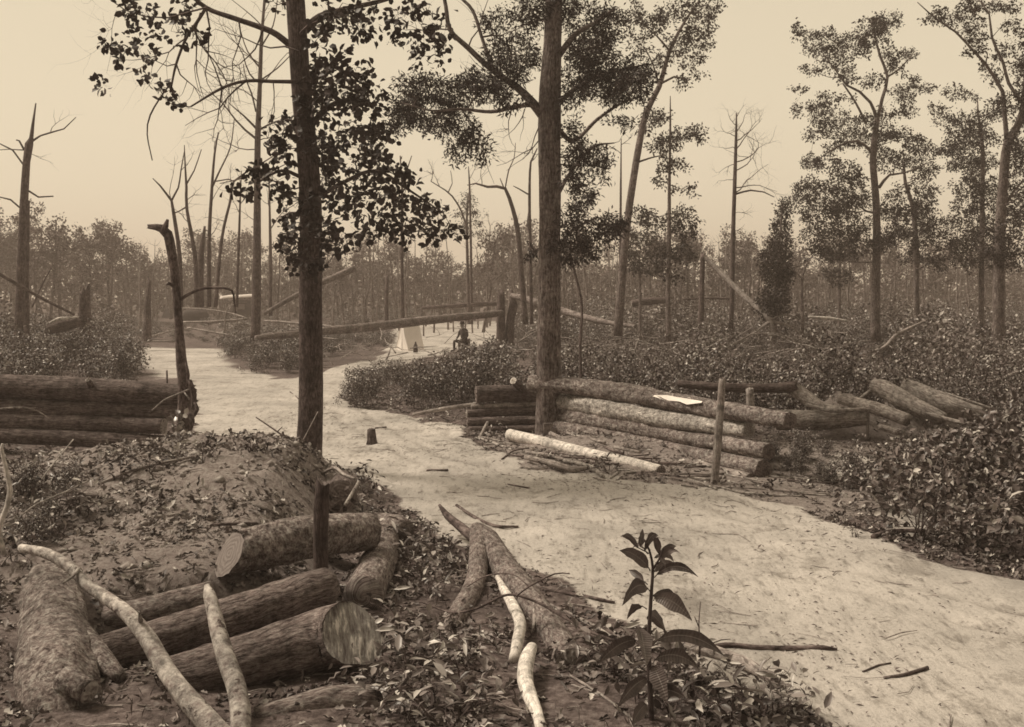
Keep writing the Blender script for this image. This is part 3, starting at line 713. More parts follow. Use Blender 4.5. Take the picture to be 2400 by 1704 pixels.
# single sticks lying about
ST = [('dark crooked stick lying on the sand right of the broad-leaved plant', [(1648, 1527, 0, 8), (1700, 1520, 0, 13), (1780, 1524, 0, 12), (1850, 1526, 0, 13), (1930, 1522, 0, 11), (1962, 1526, 0, 6)], M_DEAD),
      ('short dark stick on the sand at the lower right', [(2072, 1597, 0, 7), (2120, 1587, 0, 9), (2174, 1572, 0, 9)], M_DEAD),
      ('thin wavy stick left of the short dark stick at the lower right', [(2022, 1576, 0, 4), (2060, 1564, 0, 5), (2088, 1560, 0, 4)], M_DEAD),
      ('dark limb lying on the sand at the foot of the right bushes', [(2046, 1264, 0, 12), (2090, 1254, 0, 14), (2168, 1250, 0, 12)], M_DEAD),
      ('straight dark twig on the middle of the path', [(1000, 1105, 0, 5), (1050, 1104, 0, 5)], M_DEAD),
      ('small twig on the path behind the straight dark twig', [(1190, 1137, 0, 3), (1240, 1146, 0, 4)], M_DEAD),
      ('half buried pale log beneath the broad-leaved plant', [(1560, 1520, 0, 20), (1640, 1535, 0, 30), (1740, 1572, 0, 34), (1830, 1612, 0, 20)], M_WEATH),
      ('slender dead limb right of the grey forked log', [(1270, 1385, 0, 7), (1360, 1400, 0, 9), (1440, 1418, 0, 7)], M_DEAD),
      ('thin limb pointing at the foot of the broad-leaved plant', [(1290, 1420, 0, 7), (1380, 1466, 0, 8), (1436, 1498, 0, 8)], M_WEATH),
      ('slim dark stick left of the forked log top', [(1070, 1188, 0, 7), (1110, 1215, 0, 8), (1160, 1236, 0, 8), (1215, 1238, 0, 5)], M_DEAD),
      ('straight pale stick in the near foreground left of the broad-leaved plant', [(1335, 1590, 0, 6), (1420, 1640, 0, 7), (1478, 1692, 0, 7)], M_WEATH),
      ('crooked thin stick below the straight pale stick', [(1340, 1610, 0, 4), (1400, 1632, 0, 5), (1470, 1680, 0, 5), (1490, 1704, 0, 5)], M_WEATH),
      ('pale chip lying at the bottom right of the broad-leaved plant', [(1760, 1662, 0, 8), (1822, 1660, 0, 8)], M_PALEW),
      ('pale stick lying on the crest of the earth mound', [(350, 1217, 0, 7), (420, 1211, 0, 7)], M_PALEB),
      ('dark stick lying on the mound above the axe-cut log', [(498, 1236, 0, 7), (580, 1235, 0, 8), (652, 1236, 0, 7)], M_DEAD),
      ('slanting stick on the mound left of the upright slab', [(545, 1175, 0, 5), (610, 1195, 0, 8), (660, 1216, 0, 8)], M_WEATH),
      ('dark flat stick in the brush left of the mound', [(110, 1172, 0, 8), (230, 1170, 0, 8)], M_DEAD),
      ('second flat stick under the dark flat stick left of the mound', [(105, 1185, 0, 6), (240, 1184, 0, 7)], M_WEATH),
      ('long pole lying before the left breastwork towards the snag', [(230, 1140, 0, 6), (330, 1105, 0, 7), (470, 1070, 0, 6)], M_WEATH),
      ('pale split rail on the ground before the left breastwork', [(120, 1092, 0, 9), (200, 1100, 0, 8)], M_PALEB),
      ('thin bent twig on the sand left of the small stump', [(680, 920, 0, 3), (700, 936, 0, 3)], M_DEAD),
      ('small dark stick on the far path behind the dark left tree', [(880, 1005, 0, 4), (905, 1003, 0, 4)], M_DEAD)]
for lab, pts, m in ST:
    q = []
    for x, y, _, d in pts:
        g_ = GP(x, y); r_ = d / 2 * g_[1] / F
        q.append((*topix(g_[0], g_[1], g_[2] + r_ * .75), g_[1], d))
    log('fallen_stick', lab, 'stick', q, m, sides=9, bump=.12, lump=.12, step=.06)

# thin live twigs crossing the near foreground
def twig(name, label, cat, pts, mat=M_TWIG, side=()):
    e = log(name, label, cat, pts, mat, sides=6, bump=0, lump=.05, step=.04)
    for s in side: part_log('side_twig', s, mat, e, sides=5, bump=0, lump=0)
    return e
twig('dead_twig', 'long thin dark dead twig arching across the grey forked log', 'twig', [(985, 1410, 9.0, 3), (1030, 1428, 8.9, 4), (1067, 1436, 8.8, 6), (1120, 1425, 8.6, 6), (1190, 1394, 8.5, 7), (1250, 1408, 8.4, 6), (1310, 1440, 8.2, 6), (1370, 1475, 8.0, 6), (1440, 1502, 7.8, 7)], M_TWIG,
     [[(1070, 1436, 8.8, 3), (1010, 1465, 8.6, 2)], [(1210, 1398, 8.45, 4), (1240, 1375, 8.4, 4), (1300, 1345, 8.3, 4), (1335, 1345, 8.2, 3)], [(1240, 1375, 8.4, 3), (1200, 1345, 8.6, 3), (1140, 1350, 8.8, 3), (1095, 1375, 9.0, 3)]])
twig('dead_twig', 'bare twig leaning before the foot of the dark left tree', 'twig', [(600, 978, 14.6, 3), (650, 1012, 14.4, 4), (700, 1050, 14.2, 4), (720, 1078, 14.1, 5)], M_TWIG, [[(650, 1012, 14.4, 3), (662, 1000, 14.4, 2)]])
twig('dead_twig', 'thin bare twig rising from the mound up the dark left tree', 'twig', [(660, 1112, 13.2, 3), (700, 1050, 13.6, 3), (745, 965, 14.0, 2)], M_WEATH)
twig('dead_twig', 'straight pale twig standing at the left before the breastwork', 'twig', [(50, 1207, 10.6, 4), (100, 1120, 11.0, 4), (172, 1030, 11.4, 3)], M_PALEB)
twig('dead_twig', 'arched twig in the dark brush at the lower left', 'twig', [(52, 1206, 9.6, 4), (90, 1180, 9.8, 4), (160, 1150, 10.2, 4), (220, 1120, 10.5, 3)], M_PALEB)
twig('dead_twig', 'thin arching twig hanging before the left breastwork', 'twig', [(-20, 960, 12.5, 4), (40, 955, 12.6, 4), (80, 960, 12.7, 4), (118, 982, 12.8, 3)], M_PALEB)
twig('dead_twig', 'curved twig with pale tip crossing the snag at the breastwork end', 'twig', [(356, 962, 16.6, 3), (385, 938, 16.5, 4), (420, 922, 16.4, 4), (443, 912, 16.4, 3)], M_PALEB, [[(430, 917, 16.4, 3), (444, 936, 16.3, 5)]])
twig('dead_twig', 'bare forked twig right behind the broad-leaved plant', 'twig', [(1634, 1600, 7.3, 6), (1640, 1520, 7.4, 5), (1638, 1460, 7.5, 3), (1642, 1410, 7.6, 2)], M_TWIG, [[(1640, 1520, 7.4, 4), (1690, 1500, 7.4, 3), (1712, 1498, 7.4, 2)], [(1638, 1470, 7.5, 3), (1628, 1445, 7.5, 2)]])

# ------------------------------------------------------------------ trees
def twigs(acc, p, d, L, r, lvl, R, tips, kids=(3, 5), up=.12, wob=.25, sides=5, spread=.9, ratio=.62):
    """recursive limb; collects (tip, direction) pairs"""
    n = max(3, int(4 + lvl))
    pts, rad = [p], [r]
    d = unit(np.asarray(d, float)); q = np.array(p, float)
    for i in range(n):
        d = unit(d + R.normal(size=3) * wob + np.array([0, 0, up])); q = q + d * L / n
        pts.append(q); rad.append(r * (1 - .75 * (i + 1) / n))
    tube(acc, pts, rad, sides, cap=(False, True))
    tips.append((pts[-1], d))
    if lvl > 0:
        for k in range(R.integers(*kids)):
            j = R.integers(max(1, n // 3), n + 1)
            a = unit(np.cross(d, R.normal(size=3)))
            twigs(acc, pts[j], unit(pts[j] - pts[j - 1]) * (1 - spread * .45) + a * spread, L * ratio * R.uniform(.7, 1.15), rad[j] * .72, lvl - 1, R, tips, kids, up, wob, max(3, sides - 1), spread, ratio)

def crown_leaves(acc, tips, R, per, spread, L, W, shape, droop=.3):
    T = np.array([t[0] for t in tips]); D = np.array([t[1] for t in tips])
    idx = np.repeat(np.arange(len(T)), per)
    pos = T[idx] + R.normal(size=(len(idx), 3)) * spread
    d = unit(D[idx] * .5 + R.normal(size=(len(idx), 3)) * .8 - [0, 0, droop])
    leaves(acc, pos, d, unit(R.normal(size=(len(idx), 3)) + [0, 0, .7]), L * R.uniform(.5, 1.3, len(idx)), W * R.uniform(.55, 1.2, len(idx)), shape)

def clump_tree(name, label, cat, Y, trunk, limbs=(), clumps=(), leaf=('rh', .10, .055), cov=1.3, depth=.8, seed=1, group=None, bmat=None, lmat=None, sides=14, tuft=7, bump=.05, limbmat=None, attach_up=18, drop=None, cscale=1.0, fill=0.0):
    """trunk / limbs: pixel polylines (x, y, thickness[, depth offset]); clumps: pixel ellipses of foliage (x, y, rx, ry[, depth offset])"""
    R = np.random.default_rng(seed)
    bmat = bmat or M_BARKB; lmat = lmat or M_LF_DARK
    g3 = lambda t: P(t[0], t[1], Y + (t[3] if len(t) > 3 else 0))
    gr = lambda t: t[2] / 2 * (Y + (t[3] if len(t) > 3 else 0)) / F
    tp, tr = spline([g3(t) for t in trunk], [gr(t) for t in trunk], .12 if Y < 30 else .4)
    base = tp[0]
    root = empty(name, base, label, cat, group)
    a = Acc(); tube(a, tp, tr, sides, bump, 7, .05, (True, True), nseed())
    obj('trunk', a, bmat, (0, 0, 0), root, origin=base)
    nodes = [(q, r) for q, r in zip(tp, tr)]
    for lb in limbs:
        lp, lr = spline([g3(t) for t in lb], [gr(t) for t in lb], .1 if Y < 30 else .3)
        a = Acc(); tube(a, lp, lr, 9, .05, 5, .08, (True, True), nseed())
        obj('limb', a, bmat, (0, 0, 0), root, origin=base)
        nodes += [(q, r) for q, r in zip(lp, lr)]
    if clumps:
        ta, la = Acc(), Acc()
        NP = np.array([n[0] for n in nodes]); NR = np.array([n[1] for n in nodes])
        cl = []
        for c in clumps:
            yo = c[4] if len(c) > 4 else R.normal() * depth
            cl.append((P(c[0], c[1], Y + yo), c[2] * Y / F * cscale, c[3] * Y / F * cscale))
        for c, rx, rz in list(cl):          # looser tufts round each clump, so that the crown runs together
            for _ in range(int(fill) + (R.uniform() < fill % 1)):
                e = unit(R.normal(size=3)) * R.uniform(.8, 1.5)
                k_ = R.uniform(.35, .7)
                cl.append((c + e * [rx, (rx + rz) / 2, rz], rx * k_, rz * k_))
        cl.sort(key=lambda c: np.min(np.linalg.norm(NP - c[0], axis=1)))
        for c, rx, rz in cl:
            ta = Acc()
            dd = NP - c
            cost = np.linalg.norm(dd, axis=1) + 1.2 * np.clip(dd[:, 2], 0, None) * (0 if drop else 1) - 2.0 * NR
            j = int(np.argmin(cost)); s0 = NP[j]
            dist = np.linalg.norm(c - s0)
            r0 = min(NR[j] * .6, .008 + .011 * dist)
            mid = (s0 + c) / 2 + R.normal(size=3) * .10 * dist - np.array([0, 0, .06 * dist])
            bp, br = spline([s0, mid, c], [r0, r0 * .7, r0 * .4], .15)
            tube(ta, bp, br, 5, 0, 1, .1, (False, True))
            NP = np.vstack([NP, bp[1:]]); NR = np.concatenate([NR, br[1:]])
            area = math.pi * rx * rz
            nl = int(2.1 * cov * area / (.5 * leaf[1] * leaf[2]))
            nt_ = max(3, nl // tuft)
            e = unit(R.normal(size=(nt_, 3))) * (R.uniform(.12, 1.0, nt_) ** .5)[:, None]
            ends = c + e * [rx, (rx + rz) / 2, rz]
            for t_ in ends[:min(len(ends), 16 if Y < 30 else 7)]:
                m_ = (c + t_) / 2 + R.normal(size=3) * .06
                tube(ta, [c - (c - bp[-2]) * .3, m_, t_], [r0 * .35, r0 * .25, .0025], 4, cap=(False, False))
            obj('branch', ta, limbmat or M_TWIG, (0, 0, 0), root, origin=base)
            crown_leaves(la, [(t_, unit(t_ - c)) for t_ in ends], R, tuft, leaf[1] * .55, leaf[1], leaf[2], leaf[0])
        obj('crown', la, lmat, (0, 0, 0), root, origin=base)
    return root

def bare_twigs(root, starts, Y, seed, mat=None, name='twigs'):
    """starts: (x, y, dx, dy, length px, thickness px, level)"""
    R = np.random.default_rng(seed)
    for x, y, dx, dy, L, th, lv in starts:
        a = Acc()
        twigs(a, P(x, y, Y), (dx, R.normal() * .25, -dy), L * Y / F, th / 2 * Y / F, lv, R, [], up=.04, wob=.22)
        obj('side_branch', a, mat or M_TWIG, (0, 0, 0), root, origin=root.location)

# --- the dark tree on the left (broad fan leaves)
TA = clump_tree('oak_tree', 'dark straight oak trunk at the left centre with big drooping fan-leaved boughs', 'tree', 15.9,
    [(722, 1125, 70), (724, 1080, 62), (729, 918, 56), (728, 700, 54), (728, 500, 53), (718, 330, 48), (705, 190, 46), (692, 0, 44), (680, -140, 42), (672, -320, 36)],
    [[(684, 110, 16), (650, 82, 15), (616, 66, 14), (546, 42, 12), (483, 18, 11), (430, -30, 9)],
     [(700, 192, 10, -.2), (640, 191, 9, -.3), (577, 190, 8, -.4), (520, 207, 7, -.5), (447, 250, 4, -.6)],
     [(715, 70, 22, .2), (750, 40, 18, .3), (800, 24, 14, .4), (900, 0, 10, .5), (985, -30, 7, .5)],
     [(483, 18, 8), (460, 55, 8), (437, 88, 7), (413, 150, 6), (399, 217, 4)],
     [(405, 190, 4, -.1), (385, 215, 4, -.1), (352, 270, 4, -.1), (345, 315, 3, -.1), (357, 376, 2.5, -.1)],
     [(725, 300, 16), (770, 250, 13), (840, 230, 9), (880, 250, 5)], [(735, 470, 12), (800, 430, 10), (880, 400, 8), (950, 440, 6), (1040, 500, 3)], [(715, 420, 10), (660, 400, 8), (600, 430, 5)]],
    [(795, 215, 60, 62), (850, 270, 58, 58), (735, 265, 45, 50), (745, 190, 35, 40), (830, 345, 75, 55), (665, 350, 42, 40), (630, 420, 50, 34), (575, 445, 34, 18), (770, 420, 55, 48), (890, 400, 58, 48), (660, 290, 30, 25),
     (925, 450, 62, 42), (840, 470, 70, 46), (985, 500, 62, 36), (1035, 545, 45, 30), (790, 560, 60, 32), (680, 560, 42, 40), (720, 610, 46, 30), (945, 545, 40, 26), (860, 200, 30, 40), (700, 470, 40, 35), (880, 330, 35, 40), (900, 520, 40, 30), (740, 520, 40, 34), (655, 510, 22, 22), (1010, 500, 36, 20), (800, 140, 40, 30), (760, 340, 50, 40),
     (336, 28, 52, 25), (259, 105, 30, 18), (273, 140, 13, 10), (241, 200, 24, 16), (325, 108, 20, 26), (350, 136, 14, 16), (374, 101, 20, 20), (413, 77, 20, 33), (469, 88, 19, 13), (340, 175, 13, 11), (374, 200, 11, 15), (399, 241, 15, 26), (434, 10, 35, 14),
     (654, 10, 18, 10), (760, 80, 32, 28), (770, 154, 28, 22), (790, 35, 60, 34), (850, 45, 42, 42), (1000, 120, 42, 46), (1020, 70, 30, 30), (945, 30, 50, 25), (930, 70, 24, 30)],
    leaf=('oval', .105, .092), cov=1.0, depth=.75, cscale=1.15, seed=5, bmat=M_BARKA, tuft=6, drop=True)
bare_twigs(TA, [(483, 18, -.7, .45, 330, 5, 3), (430, -20, -.8, .5, 200, 4, 3), (577, 190, -.3, .9, 180, 5, 2), (520, 207, .1, 1, 150, 4, 2), (616, 66, -.3, .9, 160, 5, 2), (470, 30, -.2, 1, 220, 5, 2), (483, 18, .2, 1, 260, 5, 2), (560, 50, .1, 1, 200, 4, 2), (547, 190, -.8, -.4, 120, 3, 2), (437, 88, -.6, .8, 170, 4, 2), (640, 191, .1, 1, 140, 3, 2), (700, 120, -1, .3, 200, 5, 2), (450, 60, .3, 1, 200, 5, 2), (413, 150, .25, 1, 130, 4, 1), (600, 190, -.6, -.5, 140, 4, 2)], 15.6, 8)

# --- the thick middle tree (narrow willow-oak leaves)
TB = clump_tree('willow_oak', 'thick furrowed tree trunk in the middle with feathery narrow-leaved crown', 'tree', 20.5,
    [(1286, 1040, 78), (1286, 1000, 66), (1286, 940, 60), (1287, 750, 55), (1289, 500, 50), (1288, 262, 54), (1295, 100, 42), (1298, 0, 40), (1300, -160, 36), (1302, -340, 28)],
    [[(1270, 268, 26), (1240, 232, 20), (1213, 206, 18), (1150, 161, 15), (1097, 112, 13), (1055, 70, 11), (1045, 15, 9), (1030, -60, 7)],
     [(1155, 165, 10, .3), (1140, 120, 9, .4), (1129, 87, 8, .5), (1108, 25, 8, .6), (1080, -5, 7, .7)],
     [(1244, 244, 12, -.3), (1200, 252, 10, -.5), (1150, 262, 9, -.7), (1080, 256, 7, -.9), (1010, 259, 5, -1), (940, 240, 3, -1.1)],
     [(1305, 300, 14, .3), (1345, 330, 10, .6), (1400, 280, 8, .9), (1460, 240, 6, 1.1), (1510, 225, 3, 1.2)],
     [(1310, 130, 16), (1350, 80, 13, -.2), (1400, 50, 9, -.4), (1440, 20, 6, -.5)], [(1310, 240, 14), (1360, 200, 10, .3), (1430, 170, 8, .5), (1520, 150, 4, .7)],
     [(1305, 460, 10, .3), (1340, 400, 8, .5), (1390, 345, 6, .6), (1440, 335, 3, .7)], [(1306, 590, 9, .3), (1340, 540, 7, .6), (1400, 510, 5, .8)]],
    [(1010, 205, 52, 36), (1080, 220, 58, 44), (1120, 195, 42, 36), (1000, 262, 62, 40), (940, 255, 45, 36), (1090, 295, 38, 32), (1075, 345, 28, 40), (1132, 350, 22, 36), (1180, 185, 48, 38), (1170, 125, 42, 40), (1195, 235, 40, 22), (930, 300, 30, 20), (960, 195, 34, 22), (1225, 125, 46, 40), (1225, 60, 40, 40), (1150, 50, 30, 30), (1030, 300, 34, 24),
     (1365, 40, 60, 45), (1425, 55, 40, 40), (1375, 115, 60, 46), (1440, 165, 68, 40), (1400, 195, 60, 40), (1485, 195, 48, 38), (1355, 175, 42, 50), (1520, 170, 26, 30), (1340, 230, 30, 30), (1440, 230, 40, 26),
     (1350, 345, 30, 30), (1392, 365, 45, 32), (1342, 420, 32, 36), (1368, 462, 34, 42), (1342, 520, 36, 42), (1395, 540, 42, 34), (1435, 525, 36, 24), (1322, 565, 26, 26), (1375, 592, 32, 26), (1445, 285, 32, 14), (1415, 400, 26, 24), (1330, 610, 22, 18), (1240, 20, 40, 30), (1320, 10, 40, 30), (1250, 590, 18, 16), (1340, 300, 26, 20)],
    leaf=('rh', .10, .034), cov=1.3, depth=.8, cscale=1.05, fill=.9, seed=9, bmat=M_BARKB, sides=22, bump=.06, tuft=9)
bare_twigs(TB, [(1213, 206, -.5, -.8, 150, 4, 2), (1129, 87, .7, -.1, 170, 5, 2), (1097, 112, .4, -.9, 160, 4, 2), (1200, 250, -.2, 1, 110, 3, 2), (1230, 255, .1, 1, 90, 3, 1), (1080, 256, .7, .8, 200, 3, 2), (1262, 300, -.4, .9, 140, 3, 2), (1055, 70, -.9, -.1, 130, 4, 2), (1150, 161, .1, -1, 150, 4, 2), (1262, 330, -.3, 1, 120, 3, 1)], 20.3, 3)

# --- dead ragged snag at the breastwork end
SN = empty('dead_snag', P(440, 1090, 16.9), 'crooked dead snag with a hooked broken top beside the left breastwork', 'snag')
part_log('trunk', [(440, 1095, 16.9, 26), (437, 1060, 16.9, 25), (430, 997, 16.9, 30), (432, 920, 16.9, 28), (424, 830, 16.9, 23), (419, 760, 16.9, 20), (414, 690, 16.9, 19), (409, 638, 16.9, 20), (400, 580, 16.9, 22), (393, 550, 16.9, 23), (378, 535, 16.9, 20), (350, 531, 16.9, 10)], M_DEAD, SN, sides=16, lump=.14, bump=.12, ragged=.04)
part_log('broken_prong', [(384, 542, 16.85, 15), (389, 528, 16.8, 13), (393, 514, 16.8, 6)], M_DEAD, SN, sides=10)
part_log('knob', [(404, 668, 16.8, 10), (396, 664, 16.7, 8), (390, 668, 16.7, 4)], M_DEAD, SN, sides=8)
part_log('branch', [(422, 703, 16.9, 8), (445, 688, 16.8, 8), (478, 676, 16.7, 7), (522, 675, 16.6, 6), (544, 682, 16.6, 5), (549, 705, 16.6, 4), (552, 735, 16.6, 3)], M_DEAD, SN, sides=8)
for pts in ([(444, 890, 16.7, 9), (454, 925, 16.7, 14), (452, 960, 16.7, 8)], [(436, 850, 16.8, 5), (441, 880, 16.8, 9), (438, 905, 16.8, 4)], [(455, 940, 16.7, 8), (462, 960, 16.6, 11), (456, 975, 16.6, 6)], [(440, 968, 16.7, 10), (450, 985, 16.6, 14), (446, 1010, 16.6, 8)]):
    part_log('bark_flake', pts, M_DEAD, SN, sides=7, lump=.3, bump=.25)
a = Acc(); R_ = np.random.default_rng(4); n_ = 60
c_ = np.array([P(x, y, 16.6) for x, y in zip(R_.normal(420, 9, n_), R_.uniform(960, 1070, n_))])
leaves(a, c_, unit(R_.normal(size=(n_, 3)) + [0, -.4, -.5]), R_.normal(size=(n_, 3)), .11, .085, 'oval')
iv = tag(obj('ivy_plant', a, leafmat('ivy_leaf', .10, .6, .35, .6), P(420, 1060, 16.6)), 'pale leafed ivy climbing the foot of the crooked snag', 'plant')
a = Acc(); tube(a, *spline([P(424, 1085, 16.65), P(414, 1020, 16.62), P(425, 955, 16.65)], [.006] * 3, .1), 5); obj('vine_stem', a, M_TWIG, (0, 0, 0), iv, origin=iv.location)

# --- standing dead and half-dead trees
def dead_tree(name, label, Y, trunk, limbs=(), starts=(), seed=1, cat='tree', mat=None, group=None):
    t = clump_tree(name, label, cat, Y, trunk, limbs, (), seed=seed, bmat=mat or M_DEAD, sides=10, group=group)
    if starts: bare_twigs(t, starts, Y, seed, mat or M_TWIG)
    return t
dead_tree('dead_tree', 'broken-topped dead tree at the far left with crooked bare limbs', 38,
    [(40, 840, 24), (45, 760, 22), (50, 620, 20), (56, 480, 19), (62, 380, 17), (68, 338, 19), (73, 325, 10), (78, 285, 6), (84, 242, 3)],
    [[(72, 333, 6), (95, 318, 4), (118, 311, 4), (150, 302, 3), (178, 275, 2)], [(56, 350, 5), (45, 330, 4), (38, 328, 3)], [(54, 385, 4), (30, 352, 4), (0, 337, 3)], [(68, 448, 5), (90, 462, 4), (125, 460, 3)], [(48, 488, 4), (25, 468, 4), (0, 462, 3), (-30, 470, 2)], [(60, 352, 3), (20, 350, 2), (-10, 352, 2)]],
    [(118, 311, .3, -1, 60, 2, 1), (72, 360, 1, .2, 60, 1.5, 1)], 2)
dead_tree('dead_tree', 'thin pale trunk leaning close behind the broken-topped dead tree', 39, [(64, 830, 14), (62, 700, 12), (64, 560, 10), (66, 470, 8)], seed=3)
ET = dead_tree('tall_pole_tree', 'tall slender half-bare tree with upswept limbs behind the dark left tree', 44,
    [(598, 800, 24), (600, 740, 22), (602, 620, 20), (603, 470, 16), (604, 330, 14), (609, 200, 10), (613, 90, 8), (620, 0, 6), (624, -90, 4)],
    [[(601, 326, 6), (575, 305, 5), (553, 282, 4), (520, 240, 3), (490, 215, 2)], [(600, 300, 6), (570, 270, 4), (552, 255, 3), (535, 240, 2)], [(606, 305, 5), (630, 292, 4), (655, 283, 3)], [(600, 262, 4), (590, 220, 4), (578, 190, 3), (570, 150, 2)], [(608, 190, 4), (650, 160, 3), (690, 120, 2)], [(610, 160, 4), (580, 120, 3), (560, 60, 2)], [(612, 110, 4), (640, 60, 3), (650, 0, 2)], [(603, 400, 4), (560, 420, 3), (515, 430, 2)], [(602, 430, 4), (640, 400, 3), (680, 380, 2)]],
    [(553, 282, -.8, -.5, 90, 2.5, 2), (520, 240, -.2, -1, 90, 2.5, 2), (606, 240, -.7, -.8, 140, 3, 2), (609, 200, .7, -.8, 150, 3, 2), (609, 150, -.8, -.7, 140, 3, 2), (613, 90, .7, -.8, 120, 3, 2), (613, 60, -.8, -.8, 130, 3, 2), (616, 30, .3, -1, 120, 3, 2), (604, 330, .9, -.5, 120, 3, 2), (600, 350, -.9, -.3, 120, 3, 2), (603, 520, -.6, -.5, 60, 2, 1)], 6)
SP = 'bare saplings left of the dark tree'
for i, (lab, Y, tr, lb, st) in enumerate([
    ('bare forked sapling nearest the hooked snag', 40, [(424, 720, 11), (421, 600, 10), (407, 500, 8), (402, 470, 6), (375, 435, 4), (358, 418, 2)], [[(402, 470, 5), (418, 440, 4), (424, 400, 3), (432, 355, 2)]], [(424, 400, .5, -.8, 60, 2, 2), (402, 472, -.1, -1, 110, 2, 1), (408, 500, .8, -.5, 70, 2, 1)]),
    ('bare sapling with split leader and thin side twigs', 43, [(462, 720, 12), (457, 600, 10), (438, 490, 7), (437, 440, 6), (434, 390, 4), (432, 340, 2)], [[(438, 430, 4), (455, 400, 3), (472, 350, 2)], [(437, 485, 4), (420, 495, 3), (405, 500, 2)]], [(437, 470, .9, -.5, 60, 2, 1), (440, 520, -.8, -.4, 60, 2, 1)]),
    ('tall thin bare sapling swaying right at its top', 45, [(490, 720, 11), (490, 570, 9), (496, 450, 7), (503, 360, 5), (512, 310, 3)], [[(497, 440, 5), (515, 400, 4), (540, 345, 3), (549, 280, 2)], [(505, 425, 3), (535, 420, 3), (548, 425, 3)]], [(503, 360, .4, -1, 80, 2, 1), (497, 470, .8, -.8, 80, 2, 1)]),
    ('leaning thin sapling with a long limb reaching up right', 46, [(505, 720, 9), (520, 560, 7), (540, 470, 6), (548, 425, 5), (575, 405, 4), (610, 385, 4), (645, 363, 2)], [], [(545, 440, -.2, -1, 60, 2, 1), (530, 520, -.8, -.6, 60, 2, 2)]),
    ('thinnest bare sapling just left of the tall slender tree', 47, [(555, 720, 7), (560, 560, 6), (563, 470, 4), (566, 400, 2)], [], [(562, 480, .6, -.9, 70, 2, 2), (562, 500, -.7, -.8, 60, 2, 2), (563, 450, .4, -1, 70, 2, 1)]),
    ('stout short bare sapling with leaf tufts low down', 48, [(470, 720, 16), (470, 620, 15), (476, 560, 10), (480, 530, 5)], [], [(476, 560, .6, -.6, 60, 3, 2), (472, 600, -.7, -.6, 60, 3, 2)])]):
    dead_tree('bare_sapling', lab, Y, tr, lb, st, 20 + i, 'sapling', M_TWIG, SP)
MD = 'bare poles in the clearing'
for i, (lab, Y, tr, lb, st) in enumerate([
    ('bent dead tree with a crooked neck left of the thick middle tree', 48, [(1232, 760, 14), (1222, 640, 13), (1214, 545, 12), (1202, 490, 10), (1184, 442, 8), (1165, 437, 7), (1143, 438, 6), (1115, 430, 4), (1095, 434, 2)], [[(1184, 442, 3), (1192, 400, 3), (1205, 370, 2), (1208, 335, 1.5)], [(1180, 438, 3), (1172, 418, 2)]], [(1130, 435, .2, -1, 60, 2, 1)]),
    ('thin forked dead pole close left of the thick middle tree', 46, [(1246, 760, 9), (1243, 600, 8), (1241, 470, 7), (1244, 380, 5), (1259, 348, 3)], [[(1242, 458, 4), (1215, 442, 3), (1203, 436, 2)], [(1243, 560, 4), (1236, 520, 3), (1238, 500, 2)]], [(1243, 380, .7, -.4, 50, 2, 1)]),
    ('thin straight dead pole right of the thick middle tree', 47, [(1455, 760, 8), (1454, 600, 7), (1455, 440, 5), (1456, 325, 2)], [], [(1455, 360, -.6, -.6, 40, 2, 1), (1455, 340, .7, -.4, 40, 2, 1)]),
    ('forked bare pole right of the drooping fan leaves', 52, [(944, 760, 9), (942, 600, 8), (943, 470, 7), (942, 430, 5), (938, 365, 3)], [[(943, 430, 4), (955, 395, 3), (965, 365, 2)]], [(943, 440, -.4, -1, 60, 2, 1), (944, 460, .8, -.8, 60, 2, 1)]),
    ('leaning bare pole behind the tent', 60, [(1100, 760, 6), (1095, 600, 6), (1090, 520, 5), (1060, 460, 4), (1010, 425, 2)], [[(1050, 452, 3), (1060, 430, 2), (1056, 400, 1.5)]], [(1030, 436, -.6, -.8, 60, 2, 2), (1010, 425, .3, -1, 60, 2, 2)]),
    ('slender bare pole between the tent and the middle tree', 62, [(1106, 760, 7), (1104, 600, 6), (1101, 450, 5), (1098, 390, 2)], [], [(1100, 420, .7, -.7, 60, 1.5, 1)]),
    ('short blackened pole left of the tent', 55, [(906, 770, 10), (906, 700, 9), (908, 645, 7)], [], []),
    ('thin straight pole left of the leaning bare trunk', 58, [(634, 740, 9), (634, 600, 8), (632, 490, 5), (630, 400, 3)], [[(632, 540, 3), (660, 500, 2), (690, 480, 2)]], [(632, 470, .5, -1, 60, 2, 1), (632, 490, -.6, -1, 60, 2, 1)])]):
    dead_tree('dead_pole', lab, Y, tr, lb, st, 40 + i, 'dead tree', M_DEAD, MD)

# leaning crooked live tree
clump_tree('leaning_tree', 'slender leaning tree with sparse leaf tufts at its top, right of the middle tree', 'tree', 40,
    [(1448, 790, 22), (1455, 690, 20), (1466, 560, 18), (1480, 450, 17), (1496, 350, 16), (1514, 265, 14), (1545, 203, 12), (1570, 118, 9), (1605, 50, 6), (1640, 0, 4)],
    [[(1550, 195, 6), (1580, 180, 5), (1610, 185, 3)], [(1570, 120, 5), (1540, 85, 4), (1510, 60, 2)], [(1495, 380, 5), (1525, 370, 4), (1560, 362, 2)], [(1545, 203, 5), (1530, 150, 4), (1510, 110, 2)]],
    [(1480, 40, 42, 24), (1530, 65, 40, 24), (1600, 22, 58, 26), (1645, 60, 36, 28), (1590, 100, 34, 24), (1625, 142, 38, 22), (1558, 135, 30, 18), (1660, 15, 40, 20), (1600, 195, 24, 16), (1530, 270, 28, 18), (1510, 300, 24, 14), (1500, 110, 30, 20), (1560, 270, 20, 14), (1640, 100, 30, 18)],
    leaf=('rh', .13, .075), cov=.95, depth=.8, cscale=1.05, fill=1.2, seed=14, sides=12)
